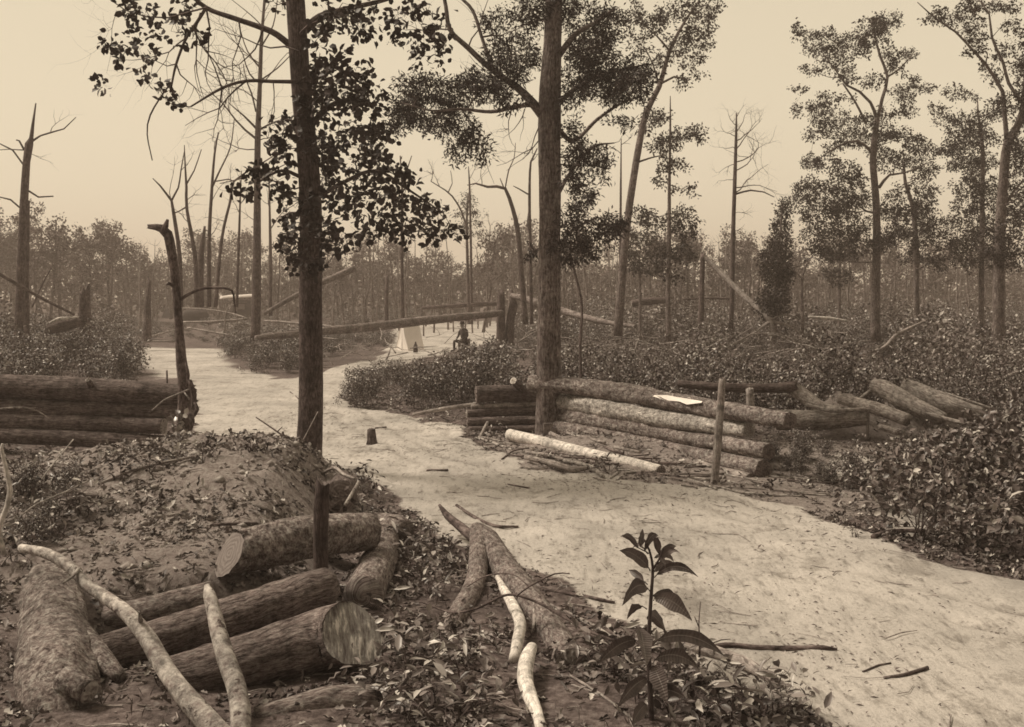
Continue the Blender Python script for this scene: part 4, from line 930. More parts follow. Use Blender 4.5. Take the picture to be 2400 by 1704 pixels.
clump_tree('slim_tree', 'slim upright tree with tufts of leaves all along its stem, right of the leaning tree', 'tree', 42,
    [(1567, 800, 12), (1566, 700, 11), (1568, 560, 10), (1569, 420, 7), (1571, 300, 5), (1571, 225, 2)], [],
    [(1570, 332, 42, 22), (1545, 352, 24, 18), (1602, 312, 24, 16), (1578, 388, 42, 18), (1545, 420, 20, 14), (1640, 312, 18, 22), (1602, 442, 28, 11), (1570, 520, 30, 24), (1602, 505, 30, 24), (1530, 520, 34, 24), (1500, 500, 24, 18), (1612, 545, 24, 14), (1562, 602, 38, 22), (1575, 640, 28, 16), (1600, 600, 26, 18)],
    leaf=('rh', .14, .08), cov=1.1, depth=.6, cscale=1.05, fill=1.0, seed=15, sides=8)
PN = dead_tree('bare_pine', 'bare tall pine with fine drooping twigs standing alone against the sky', 46,
    [(1713, 770, 12), (1716, 690, 11), (1718, 560, 10), (1722, 430, 9), (1725, 330, 7), (1726, 265, 3)],
    [[(1723, 455, 5), (1760, 446, 4), (1790, 450, 3), (1815, 462, 2)]],
    [(1724, 440, .9, -.25, 110, 3, 3), (1725, 400, .9, -.3, 120, 3, 3), (1725, 380, .9, -.35, 110, 3, 3), (1725, 350, .9, -.5, 90, 3, 3), (1725, 330, .8, -.6, 80, 3, 3), (1726, 310, .5, -.9, 70, 2.5, 3), (1726, 295, -.4, -.9, 50, 2, 3), (1725, 320, -.8, -.6, 60, 2, 3), (1725, 350, -.9, -.3, 60, 2, 2), (1724, 385, -.9, .1, 50, 2, 2), (1723, 420, -.9, .3, 40, 2, 2), (1723, 452, .8, -.1, 110, 3, 3), (1726, 280, .1, -1, 40, 2, 2), (1721, 500, .9, -.1, 50, 1.5, 2), (1720, 540, .8, .1, 40, 1.5, 1)], 31)

zz = lambda L: [(1600 + .35 * x, .35 * y, .35 * a_, .35 * b_) for x, y, a_, b_ in L]
clump_tree('oak_tree', 'tall airy oak with a forked crown in the right middle distance', 'tree', 44,
    [(2052, 800, 24), (2052, 700, 21), (2055, 560, 18), (2053, 470, 17), (2046, 370, 15), (2056, 275, 12)],
    [[(2056, 280, 9), (2040, 240, 7), (2015, 215, 6), (1985, 200, 5), (1955, 160, 3), (1925, 120, 2)], [(2058, 275, 9), (2068, 230, 8), (2080, 180, 7), (2062, 130, 6), (2050, 80, 4), (2042, 50, 2)], [(2080, 180, 5), (2110, 160, 4), (2140, 125, 2)], [(2030, 290, 6), (2005, 240, 5), (1975, 195, 4)], [(2046, 360, 8), (2010, 330, 6), (1960, 345, 4), (1910, 380, 2)], [(2060, 440, 8), (2085, 410, 6), (2120, 405, 4), (2180, 380, 2)], [(2052, 500, 6), (2030, 495, 5), (2010, 480, 3)]],
    zz([(900, 300, 90, 60), (830, 230, 50, 30), (990, 360, 90, 60), (1050, 450, 80, 60), (1250, 180, 90, 60), (1330, 150, 70, 50), (1420, 120, 50, 40), (1280, 260, 100, 50), (1180, 330, 70, 50), (880, 470, 60, 30), (1100, 520, 70, 40), (1280, 540, 50, 40), (1380, 360, 50, 50), (1500, 360, 50, 40), (1430, 460, 60, 30), (1460, 620, 80, 50), (1560, 560, 50, 40), (1640, 590, 30, 30), (990, 660, 80, 40), (900, 720, 70, 40), (780, 610, 40, 20), (760, 730, 25, 40), (850, 740, 40, 30), (1050, 800, 100, 60), (960, 850, 60, 50), (1220, 830, 70, 60), (1350, 800, 60, 50), (1480, 740, 80, 40), (1100, 920, 120, 50), (880, 900, 60, 30), (1250, 950, 90, 60), (1450, 920, 90, 60), (1560, 960, 90, 50), (850, 1080, 60, 50), (960, 1100, 70, 50), (1100, 1150, 90, 60), (1400, 1080, 120, 60), (1530, 1100, 80, 50), (850, 1230, 100, 50), (1000, 1300, 130, 80), (800, 1340, 70, 50), (1150, 1300, 120, 70), (900, 1400, 130, 60), (1080, 1420, 120, 60), (1450, 1300, 60, 60), (1400, 1420, 80, 50), (1200, 1500, 90, 60), (940, 1480, 110, 60), (1050, 1600, 110, 60), (880, 1580, 90, 60), (1200, 1660, 90, 50), (980, 1700, 100, 50), (1340, 1620, 80, 60), (1420, 1560, 70, 50), (760, 220, 30, 40), (1130, 240, 50, 30), (1060, 270, 40, 30)]),
    leaf=('rh', .115, .07), cov=.95, depth=1.3, cscale=1.25, fill=1.6, seed=16, sides=14)
clump_tree('oak_tree', 'crooked slim oak between the forked airy oak and the right edge trees', 'tree', 47,
    [(2150, 800, 14), (2148, 700, 13), (2146, 560, 12), (2138, 480, 10), (2122, 430, 8), (2118, 380, 5)], [],
    zz([(1600, 1250, 80, 70), (1600, 1450, 100, 70), (1700, 1500, 90, 60), (1500, 1450, 80, 60), (1650, 1130, 60, 50), (1650, 1020, 80, 40), (1560, 1600, 80, 60), (1720, 1620, 90, 60), (1480, 1560, 70, 50), (1620, 1350, 70, 50), (1680, 1740, 90, 50), (1540, 1720, 80, 50)]),
    leaf=('rh', .115, .07), cov=.95, depth=1.0, cscale=1.25, fill=1.6, seed=17, sides=10)
clump_tree('oak_tree', 'straight dense oak just left of the right edge tree', 'tree', 46,
    [(2300, 800, 14), (2300, 700, 13), (2301, 560, 12), (2303, 350, 9), (2292, 265, 5), (2291, 230, 2)], [],
    zz([(2000, 790, 90, 40), (1900, 830, 90, 50), (1760, 810, 60, 30), (1830, 620, 60, 40), (1700, 730, 60, 30), (1960, 900, 90, 60), (1880, 1000, 100, 60), (2030, 1080, 90, 60), (1880, 1100, 80, 50), (1980, 1130, 80, 50), (1900, 1260, 90, 60), (2040, 1240, 90, 60), (1900, 1370, 100, 60), (2060, 1400, 110, 80), (1950, 1500, 120, 80), (1860, 1620, 110, 70), (2030, 1620, 100, 70), (1950, 1750, 110, 60), (1780, 1000, 70, 40), (1820, 900, 60, 40)]),
    leaf=('rh', .115, .07), cov=1.0, depth=1.0, cscale=1.25, fill=1.6, seed=18, sides=10)
clump_tree('oak_tree', 'large curving oak at the right edge leaning a limb over the clearing', 'tree', 37,
    [(2338, 830, 30), (2340, 740, 27), (2343, 560, 24), (2352, 420, 22), (2362, 335, 20), (2388, 290, 17), (2402, 230, 15), (2410, 120, 12), (2416, -20, 8)],
    [[(2360, 330, 12), (2354, 260, 10), (2350, 215, 9), (2330, 180, 8), (2310, 150, 7), (2280, 118, 6), (2240, 75, 5), (2195, 45, 4), (2150, 5, 2)], [(2395, 240, 9), (2364, 195, 8), (2352, 150, 7), (2325, 88, 6), (2318, 30, 4), (2295, 0, 3)], [(2345, 500, 8), (2375, 450, 6), (2400, 420, 4)]],
    zz([(1700, 80, 50, 45), (1820, 130, 85, 40), (1900, 60, 70, 50), (1950, 150, 60, 50), (1920, 230, 60, 36), (1990, 320, 55, 50), (2100, 50, 90, 34), (2210, 40, 60, 40), (2150, 330, 55, 60), (2250, 400, 55, 55), (2200, 180, 45, 40), (2020, 420, 28, 28), (2090, 520, 46, 46), (2200, 680, 80, 60), (2100, 720, 70, 60), (2250, 480, 50, 50), (2230, 950, 60, 60), (2250, 1150, 70, 80), (2250, 1300, 60, 60), (2230, 1430, 60, 70), (2150, 1550, 110, 60), (2280, 1600, 80, 80), (2330, 800, 80, 80), (2340, 250, 80, 80), (2240, 1750, 100, 60), (2120, 1680, 110, 60), (2280, 1450, 80, 90), (2290, 1050, 70, 80), (2330, 600, 70, 70), (2050, 930, 60, 50)]),
    leaf=('rh', .11, .065), cov=.95, depth=.9, cscale=1.25, fill=1.6, seed=19, sides=16)
clump_tree('cedar_tree', 'narrow dark column of an evergreen left of the forked airy oak', 'evergreen', 43,
    [(1815, 800, 10), (1822, 640, 8), (1834, 480, 3)], [],
    [(1835, 495, 18, 26), (1831, 530, 24, 26), (1828, 565, 28, 28), (1824, 600, 34, 30), (1820, 640, 34, 30), (1815, 690, 40, 34), (1840, 640, 26, 26), (1800, 610, 24, 22), (1810, 720, 44, 30)],
    leaf=('rh', .13, .07), cov=2.0, depth=.35, seed=21, sides=8)
clump_tree('small_tree', 'small tree with two leaf tiers before the far wood, left of the forked oak foot', 'tree', 55,
    [(1967, 780, 8), (1967, 690, 8), (1968, 600, 6), (1968, 540, 3)], [],
    [(1970, 652, 36, 20), (1960, 590, 40, 22), (1985, 560, 34, 20), (1945, 640, 20, 14), (1990, 600, 28, 18), (1968, 535, 24, 16)], leaf=('rh', .16, .1), cov=1.2, depth=.5, seed=22, sides=8)
clump_tree('pine_tree', 'small thin-crowned pine on the skyline left of the middle tree', 'pine', 66,
    [(1098, 760, 7), (1096, 640, 7), (1094, 520, 6), (1097, 455, 3)], [],
    [(1100, 478, 22, 14), (1115, 500, 26, 8), (1082, 500, 20, 8), (1110, 525, 30, 8), (1080, 535, 20, 8), (1115, 548, 28, 8), (1098, 462, 14, 10)], leaf=('rh', .2, .06), cov=.9, depth=.4, seed=23, sides=7)
clump_tree('bush_tree', 'low round tree with scattered leaf tufts right of the pale leaning trunk', 'tree', 52,
    [(1500, 790, 8), (1500, 690, 7), (1498, 600, 5)], [], [(1505, 560, 40, 26), (1470, 590, 30, 22), (1540, 580, 34, 24), (1500, 620, 44, 22), (1460, 540, 26, 18), (1530, 630, 30, 20)], leaf=('rh', .15, .09), cov=1.2, depth=.7, seed=24, sides=7)
clump_tree('bent_sapling', 'small bent dark sapling before the far wood right of the evergreen column', 'sapling', 40, [(1880, 790, 9), (1881, 745, 8), (1879, 690, 7), (1880, 650, 6), (1890, 620, 4), (1905, 600, 2)], [[(1880, 655, 4), (1868, 640, 3), (1850, 628, 2)]], [(1900, 605, 14, 10), (1845, 625, 12, 9)], leaf=('rh', .14, .08), cov=.8, seed=25, sides=8)
# vine-like thin sapling just right of the middle tree
log('thin_sapling', 'wavy thin sapling stem right beside the thick middle tree', 'sapling', [(1362, 900, 25, 7), (1360, 800, 25, 8), (1364, 740, 25, 6), (1362, 700, 25, 6), (1350, 650, 25, 6), (1338, 600, 25, 5), (1336, 540, 25, 3)], M_DEAD, sides=7)

# ------------------------------------------------------------------ broken trees and their stumps
log('tall_stump', 'tall dark broken stump standing in the left brush', 'stump', [(202, 860, 38, 30), (201, 770, 38, 28), (199, 710, 38, 25), (199, 684, 38, 22)], M_DEAD, (None, M_CUTD), sides=16, ragged=.3, bump=.12)
SPL = log('split_log', 'pale split trunk lying against the tall dark stump in the left brush', 'log', [(112, 772, 37.4, 24), (150, 764, 37.5, 28), (188, 753, 37.6, 22)], M_LOGL, (None, None), sides=16, ragged=.2)
part_log('split_face', [(116, 757, 37.2, 5), (138, 748, 37.3, 10), (160, 746, 37.35, 8), (184, 743, 37.4, 3)], M_PALEW, SPL, sides=8)
log('ragged_stump', 'thin ragged stump in the left brush beyond the tall dark stump', 'stump', [(346, 800, 50, 22), (345, 750, 50, 18), (346, 715, 50, 15), (350, 665, 50, 8)], M_DEAD, sides=10, ragged=.4, bump=.25)
log('leaning_pole', 'long thin dead pole slanting down from the left edge', 'pole', [(-60, 610, 36, 7), (30, 660, 36.5, 8), (100, 700, 37, 7), (175, 738, 37.5, 5)], M_DEAD, sides=8)
log('leaning_pole', 'short thin dead pole leaning behind the slanting left pole', 'pole', [(75, 720, 40, 4), (100, 665, 40, 4), (120, 628, 40, 3)], M_DEAD, sides=6)
BS = empty('broken_stump', P(1182, 830, 50), 'forked broken stump in the clearing holding two fallen trunks', 'stump')
part_log('prong', [(1174, 840, 50, 24), (1174, 760, 50, 22), (1174, 690, 50, 16)], M_DEAD, BS, sides=12, ragged=.3, bump=.12)
part_log('prong', [(1194, 840, 50.1, 20), (1196, 760, 50.1, 20), (1203, 715, 50.1, 20), (1200, 690, 50.1, 8)], M_DEAD, BS, sides=12, ragged=.3, bump=.12)
log('fallen_log', 'long fallen trunk running left from the forked broken stump past the tent', 'log', [(1176, 734, 49.8, 15), (1090, 742, 48, 18), (990, 752, 45.5, 21), (880, 765, 43, 22), (760, 776, 40.5, 20), (600, 792, 37.5, 12)], M_FALL, sides=14, lump=.12)
log('fallen_log', 'broken trunk hinged on the right prong of the forked stump', 'log', [(1200, 693, 50, 12), (1230, 700, 49, 17), (1262, 712, 48, 19), (1340, 735, 45, 16), (1420, 755, 42.5, 13), (1490, 765, 41, 8)], M_FALL, sides=12, lump=.12)
log('fallen_log', 'far thin fallen trunk behind the forked broken stump', 'log', [(990, 722, 62, 8), (1080, 716, 62, 11), (1170, 711, 62, 11)], M_DEAD, sides=10)
log('leaning_log', 'pale leaning trunk right behind the dark left tree', 'log', [(620, 735, 46, 9), (680, 700, 47, 12), (760, 660, 48, 15), (830, 630, 49, 16)], M_FALL, sides=12)
log('broken_pole', 'upright dark broken pole holding the snapped leaning trunk on the right', 'stump', [(1640, 850, 45, 16), (1643, 740, 45, 14), (1647, 602, 45, 11)], M_DEAD, sides=10, ragged=.3)
LT = log('snapped_log', 'snapped trunk slanting from the broken pole down into the right brush', 'log', [(1650, 601, 45, 10), (1690, 640, 44.5, 13), (1750, 700, 43.5, 14), (1800, 745, 42.7, 15), (1814, 790, 42.4, 8)], M_WEATH, sides=12)
for b in ([(1806, 752, 42.6, 8), (1770, 778, 42.3, 6), (1730, 800, 42, 4), (1700, 818, 42, 2)], [(1808, 752, 42.6, 7), (1850, 765, 42.4, 6), (1880, 785, 42.2, 3)], [(1800, 750, 42.6, 5), (1840, 738, 42.4, 4), (1870, 748, 42.3, 2)], [(1850, 775, 42.4, 5), (1862, 800, 42.2, 4), (1874, 825, 42, 3)], [(1760, 783, 42.2, 4), (1820, 782, 42.2, 4), (1850, 794, 42.2, 2)], [(1772, 775, 42.3, 4), (1762, 750, 42.4, 3), (1785, 740, 42.4, 2)]):
    part_log('branch', b, M_WEATH, LT, sides=6, bump=0)
FB = log('forked_dead_branch', 'pale forked dead branch lying on the brush at the right', 'branch', [(2022, 830, 34, 6), (2070, 815, 34, 8), (2100, 786, 34, 9), (2130, 770, 34, 7), (2172, 750, 34, 3)], M_WEATH, sides=8)
for b in ([(2102, 782, 34, 6), (2090, 750, 34, 5), (2066, 735, 34, 3)], [(2045, 824, 34, 4), (2028, 812, 34, 3)], [(2092, 796, 34, 4), (2098, 818, 34, 2)], [(2065, 816, 34, 4), (2052, 808, 34, 2)], [(2130, 772, 34, 3), (2146, 778, 34, 2)]):
    part_log('branch', b, M_WEATH, FB, sides=6, bump=0)
log('bare_log', 'short bleached log lying on the brush before the forked airy oak', 'log', [(1895, 743, 44, 6), (1940, 746, 44, 8), (1986, 753, 44, 6)], M_PALEW, sides=9)
log('fallen_log', 'dark trunk end lying among brush behind the leaning tree foot', 'log', [(1480, 712, 56, 16), (1520, 706, 56, 18), (1565, 704, 56, 14)], M_DEAD, (M_CUT, None), sides=12)
log('fallen_log', 'thin horizontal fallen pole left of the upright broken pole', 'log', [(1600, 703, 52, 5), (1650, 699, 52, 5), (1712, 700, 52, 5)], M_DEAD, sides=8)
log('dead_branch', 'dead pale limb lying across the brush at the right edge', 'branch', [(2180, 905, 24, 5), (2270, 903, 24, 6), (2330, 893, 24, 6), (2400, 868, 24, 12), (2460, 850, 24, 12)], M_WEATH, sides=8)
log('dead_branch', 'thin dead limb slanting into the hump of the right earthwork', 'branch', [(2100, 864, 23, 3), (2130, 882, 22.5, 4), (2165, 905, 22, 4), (2200, 930, 21.5, 4)], M_WEATH, sides=7)
# slash of fallen limbs before the hut
SL = 'fallen limbs before the canvas-roofed hut'
for i, (lab, pts) in enumerate([
    ('long limb lying level below the hut, left end near the snag', [(430, 755, 56, 5), (500, 754, 55, 6), (580, 748, 55, 5)]),
    ('arched limb crossing in front of the canvas-roofed hut', [(430, 722, 58, 3), (480, 725, 57, 4), (540, 734, 56, 4), (585, 748, 55, 3)]),
    ('limb lying right of the tall slender tree foot', [(620, 752, 54, 5), (680, 756, 53, 6), (780, 765, 50, 5)]),
    ('lower limb slanting right below the hut', [(440, 768, 55, 4), (520, 782, 53, 5), (560, 790, 52, 4)]),
    ('short thick pale limb lying on the far sand edge', [(525, 795, 52, 8), (555, 798, 51.5, 7), (600, 794, 51, 4)]),
    ('thin limb rising to the right across the fallen limbs', [(560, 795, 50, 4), (640, 780, 50, 4), (740, 766, 49, 3)]),
    ('crooked upright limb before the canvas-roofed hut', [(527, 800, 54, 4), (527, 745, 54, 4), (535, 720, 54, 3), (548, 714, 54, 2)]),
    ('low limb along the far end of the sand left of the snag', [(300, 808, 53, 4), (360, 800, 53, 5), (410, 801, 53, 4)]),
    ('limb leaning left of the snag over the far brush', [(350, 790, 52, 4), (400, 776, 52, 4), (450, 770, 52, 3)]),
    ('thin pole lying right above the long fallen trunk', [(640, 778, 44, 5), (720, 788, 43, 5), (800, 796, 42, 4)])]):
    log('fallen_branch', lab, 'branch', pts, M_WEATH, sides=7, bump=0, group=SL, step=.4)

# ------------------------------------------------------------------ tent, huts, seated man
def quad(acc, pts, nu=10, nv=10, sag=0.0, thick=.012):
    a_, b_, c_, d_ = [np.asarray(p, float) for p in pts]
    n = unit(np.cross(b_ - a_, d_ - a_))
    u, v = np.meshgrid(np.linspace(0, 1, nu + 1), np.linspace(0, 1, nv + 1))
    u, v = u[..., None], v[..., None]
    q = a_ * (1 - u) * (1 - v) + b_ * u * (1 - v) + c_ * u * v + d_ * (1 - u) * v
    q = q - n * (sag * np.sin(math.pi * u) * np.sin(math.pi * v)) + n * (.02 * fbm(q[..., 0] * 4, q[..., 2] * 1.5, q[..., 1] * 4, 3))[..., None]
    i = (np.arange(nv)[:, None] * (nu + 1) + np.arange(nu)[None]).ravel()
    f = np.stack([i, i + 1, i + nu + 2, i + nu + 1], 1)
    acc.add(q.reshape(-1, 3), [f]); acc.add((q - n * thick).reshape(-1, 3), [f[:, ::-1]])
A_ = np.array([-4.58, 49.0, 0]); B_ = np.array([-5.24, 50.1, 0]); C_ = np.array([-3.90, 49.4, 0]); D_ = B_ + C_ - A_
for q in (A_, B_, C_, D_): q[2] = float(H(q[0], q[1]))
top0 = (A_ + B_) / 2 + [-.02, 0, 1.42]; top1 = (C_ + D_) / 2 + [0, 0, 1.40]
tent = empty('shelter_tent', A_, 'small white canvas wedge tent standing behind the long fallen trunk', 'tent')
a = Acc(); quad(a, [A_, C_, top1, top0], sag=.04); obj('canvas_side', a, M_CANVAS, parent=tent, origin=A_)
a = Acc(); quad(a, [D_, B_, top0, top1], sag=.04); obj('canvas_side', a, M_CANVAS, parent=tent, origin=A_)
a = Acc(); quad(a, [B_, A_ * .55 + B_ * .45, top0, top0 + [0, .01, -.02]], sag=.03); obj('door_flap', a, M_CANVAS, parent=tent, origin=A_)
a = Acc(); quad(a, [A_ * .58 + B_ * .42, A_, top0 + [0, 0, -.01], top0], sag=-.04); obj('door_flap', a, M_CANVAS, parent=tent, origin=A_)
a = Acc(); quad(a, [C_, D_, top1, top1 + [0, 0, -.02]]); obj('back_flap', a, M_CANVAS, parent=tent, origin=A_)
a = Acc(); tube(a, [top0 + [.02, .03, -1.4], top0 + [.02, .03, .02]], [.02, .018], 8); obj('tent_pole', a, M_WEATH, parent=tent, origin=A_)
log('jug', 'dark bottle-shaped jug standing before the white tent', 'jug', [(974, 826, 47.6, 11), (974, 820, 47.6, 11), (974, 811, 47.6, 10), (974, 806, 47.6, 5), (974, 801, 47.6, 3)], M_CLOTHD, sides=14, bump=0, lump=0, step=.03)

def canvas_hut():
    Y = 98.0; g0 = lambda x: float(H((x - 1200) * Y / F, Y))
    b = P(560, 748, Y); b[2] = g0(560) - .05
    hut = empty('canvas_roofed_hut', b, 'dark plank hut with a white canvas roof at the far end of the clearing', 'hut')
    def box(name, x0, x1, y0, y1, dy, th, mat):
        a = Acc(); p, q = P(x0, y1, Y + dy), P(x1, y0, Y + dy)
        v = np.array([(x, y, z) for x in (p[0], q[0]) for y in (Y + dy, Y + dy + th) for z in (p[2], q[2])])
        a.add(v, [np.array([[0, 1, 3, 2], [4, 6, 7, 5], [0, 4, 5, 1], [2, 3, 7, 6], [0, 2, 6, 4], [1, 5, 7, 3]])])
        return obj(name, a, mat, parent=hut, origin=b, smooth=False)
    box('wall', 556, 596, 704, 752, 0, 2.4, M_DARKHUT)
    box('wall', 528, 555, 730, 752, .1, 2.2, M_DARKHUT)
    box('post', 524, 526.5, 702, 752, 0, .1, M_WEATH); box('post', 545, 548, 702, 752, .02, .1, M_DARKHUT)
    box('rail', 525, 578, 707, 709, -.12, .1, M_WEATH)
    box('hanging_cloth', 556.5, 573, 712, 725, -.05, .03, plain('grey_cloth', .16, .22, 5))
    for pts in ([(515, 695), (534, 693), (553, 692)], [(557, 692), (578, 691), (598, 690)]):
        w0 = spline(np.array([P(x, y, Y - .2) for x, y in pts]), [1, 1, 1], .25)[0]
        rows = []
        for t_ in np.linspace(0, 1, 9):
            rows.append(w0 + np.array([0, 2.9 * t_, .05 * math.sin(math.pi * t_)]) + [[0, 0, .05 * fbm(q[0] * 2, t_ * 5, None, 2)] for q in w0])
        front = w0 + [0, -.06, -.2]
        g_ = np.array([front] + rows + [rows[-1] + [0, .06, -.3]]); m_, n_ = g_.shape[:2]
        ii_ = (np.arange(m_ - 1)[:, None] * n_ + np.arange(n_ - 1)[None]).ravel()
        f_ = np.stack([ii_, ii_ + 1, ii_ + n_ + 1, ii_ + n_], 1)
        a = Acc(); gv = g_.reshape(-1, 3); N0 = len(gv)
        rim = list(range(n_)) + [k * n_ + n_ - 1 for k in range(1, m_)] + [(m_ - 1) * n_ + k for k in range(n_ - 2, -1, -1)] + [k * n_ for k in range(m_ - 2, 0, -1)]
        rim = np.array(rim); rn = np.roll(rim, -1)
        a.add(np.vstack([gv, gv - [0, 0, .05]]), [f_, f_[:, ::-1] + N0, np.stack([rim, rim + N0, rn + N0, rn], 1)])
        obj('canvas_roof', a, M_CANVAS, parent=hut, origin=b)
    a = Acc(); w = np.array([P(596, 692, Y - .1), P(598, 702, Y - .1), P(597, 716, Y - .1)]); tube(a, *spline(w, [.12, .1, .06], .1), 8); obj('canvas_flap', a, M_CANVAS, parent=hut, origin=b)
    b2 = P(457, 756, 92); b2[2] = float(H(b2[0], 92)) - .05
    a = Acc(); tube(a, *spline([P(428, 752, 92), P(440, 742, 92), P(458, 740, 92), P(476, 742, 92), P(486, 752, 92)], [.3, .55, .62, .58, .3], .2), 16, .1, 3, .15)
    h2 = tag(obj('earth_hut', a, M_DARKHUT, b2), 'low dark rounded hut with white cloth on top, left of the canvas-roofed hut', 'hut')
    a = Acc(); tube(a, *spline([P(432, 733, 91.9), P(446, 729, 91.8), P(470, 727, 91.8)], [.09, .14, .08], .1), 8, .2, 3, .3); obj('cloth', a, M_CANVAS, parent=h2, origin=b2)
    b3 = P(388, 745, 90)
    a = Acc(); v = np.array([P(378, 745, 90), P(402, 745, 89), P(400, 745, 92), P(380, 745, 92), P(390, 716, 90.5), P(392, 716, 91.5)])
    a.add(v, [np.array([[0, 1, 4], [2, 3, 5]]), np.array([[1, 2, 5, 4], [3, 0, 4, 5], [0, 3, 2, 1]])])
    tag(obj('dark_tent', a, M_DARKHUT, b3, smooth=False), 'small dark peaked tent left of the hooked snag', 'tent')
canvas_hut()

def seated_man():
    Y = 48.0; b = P(1088, 818, Y); b[2] = float(H(b[0], Y)) + .02
    J = {'pelvis': (0, 0, .42), 'waist': (.02, -.02, .62), 'chest': (.01, -.06, .84), 'neck': (0, -.08, 1.02), 'chin': (-.01, -.11, 1.08), 'head': (-.02, -.11, 1.16), 'crown': (-.02, -.10, 1.25),
         'shL': (-.18, -.06, .93), 'elL': (-.25, -.10, .68), 'haL': (-.16, -.32, .58), 'fiL': (-.11, -.40, .55), 'shR': (.19, -.05, .93), 'elR': (.25, -.06, .68), 'haR': (.16, -.32, .58), 'fiR': (.10, -.40, .55),
         'hipL': (-.10, -.04, .42), 'knL': (-.20, -.42, .50), 'anL': (-.22, -.40, .08), 'toL': (-.25, -.60, .05), 'hipR': (.11, -.04, .42), 'knR': (.13, -.46, .48), 'anR': (.12, -.42, .08), 'toR': (.14, -.62, .05)}
    Rr = {'pelvis': .15, 'waist': .15, 'chest': .16, 'neck': .06, 'chin': .075, 'head': .095, 'crown': .08, 'shL': .07, 'shR': .07, 'elL': .052, 'elR': .052, 'haL': .04, 'haR': .04, 'fiL': .03, 'fiR': .03, 'hipL': .1, 'hipR': .1, 'knL': .07, 'knR': .07, 'anL': .05, 'anR': .05, 'toL': .04, 'toR': .04}
    E = [('pelvis', 'waist'), ('waist', 'chest'), ('chest', 'neck'), ('neck', 'chin'), ('chin', 'head'), ('head', 'crown'), ('chest', 'shL'), ('shL', 'elL'), ('elL', 'haL'), ('haL', 'fiL'), ('chest', 'shR'), ('shR', 'elR'), ('elR', 'haR'), ('haR', 'fiR'), ('pelvis', 'hipL'), ('hipL', 'knL'), ('knL', 'anL'), ('anL', 'toL'), ('pelvis', 'hipR'), ('hipR', 'knR'), ('knR', 'anR'), ('anR', 'toR')]
    k = list(J)
    me = bpy.data.meshes.new('body'); me.from_pydata([J[x] for x in k], [(k.index(p), k.index(q)) for p, q in E], [])
    o = bpy.data.objects.new('tmp_body', me); COL.objects.link(o)
    o.modifiers.new('skin', 'SKIN'); o.modifiers.new('sub', 'SUBSURF').levels = 2
    for v, x in zip(me.skin_vertices[0].data, k): v.radius = (Rr[x], Rr[x]); v.use_root = x == 'pelvis'
    dg = bpy.context.evaluated_depsgraph_get(); dg.update()
    m2 = bpy.data.meshes.new_from_object(o.evaluated_get(dg)); bpy.data.objects.remove(o)
    m2.materials.clear(); m2.materials.append(M_CLOTHD); m2.materials.append(M_SKIN)
    for f in m2.polygons:
        c = f.center
        f.use_smooth = True
        f.material_index = 1 if (c.z > 1.03 and abs(c.x) < .15) or (c.y < -.34 and .5 < c.z < .66 and abs(c.x) < .25 and c.z > .52) else 0
    man = tag(link('person', m2, None, b), 'person in dark clothes and hat sitting on the sand right of the white tent', 'person')
    man.rotation_euler = (0, 0, math.radians(-40))
    a = Acc(); tube(a, *spline([(-.02, -.10, 1.20), (-.02, -.10, 1.215)], [.17, .16], .02), 18); tube(a, *spline([(-.02, -.10, 1.21), (-.02, -.10, 1.29), (-.02, -.10, 1.33)], [.105, .10, .08], .03), 16)
    link('hat', a.mesh('hat', M_CLOTHD), man)
    a = Acc(); tube(a, [(-.02, -.19, 1.15), (-.02, -.225, 1.12), (-.02, -.205, 1.115)], [.014, .02, .016], 6); link('nose', a.mesh('nose', M_SKIN), man)
    log('seat_log', 'short log the seated person sits on', 'log', [(1078, 802, 48.2, 17), (1102, 802, 48.2, 17)], M_DEAD, sides=12)
seated_man()

# ------------------------------------------------------------------ shrubs and brush
def shrub_geo(R, h, w, n, L, W, shape, stems=7):
    """returns (stems Acc, foliage Acc) around the origin"""
    sa, la = Acc(), Acc(); tips = []
    for k in range(stems):
        an = R.uniform(0, 6.28); lean = R.uniform(.1, .75)
        d = np.array([math.cos(an) * lean, math.sin(an) * lean, 1.0])
        twigs(sa, np.array([R.normal() * .06, R.normal() * .06, -.05]), d, h * R.uniform(.6, 1.0), .011, 2, R, tips, (3, 5), .10, .22, 4, .95, .55)
    T = np.array([t[0] for t in tips]); D = np.array([t[1] for t in tips])
    s = w / 2 / max(.1, np.percentile(np.hypot(T[:, 0], T[:, 1]), 95))
    idx = R.integers(0, len(T), n)
    pos = T[idx] * [s, s, 1] + R.normal(size=(n, 3)) * [.07, .07, .07]
    pos[:, 2] = np.clip(pos[:, 2], .02, None)
    for q in sa.v: q[:, :2] *= s
    d = unit(D[idx] * .5 + R.normal(size=(n, 3)) * .7 - [0, 0, .15])
    leaves(la, pos, d, unit(R.normal(size=(n, 3)) * .6 + [0, 0, 1]), L * R.uniform(.6, 1.3, n), W * R.uniform(.7, 1.2, n), shape)
    return sa, la

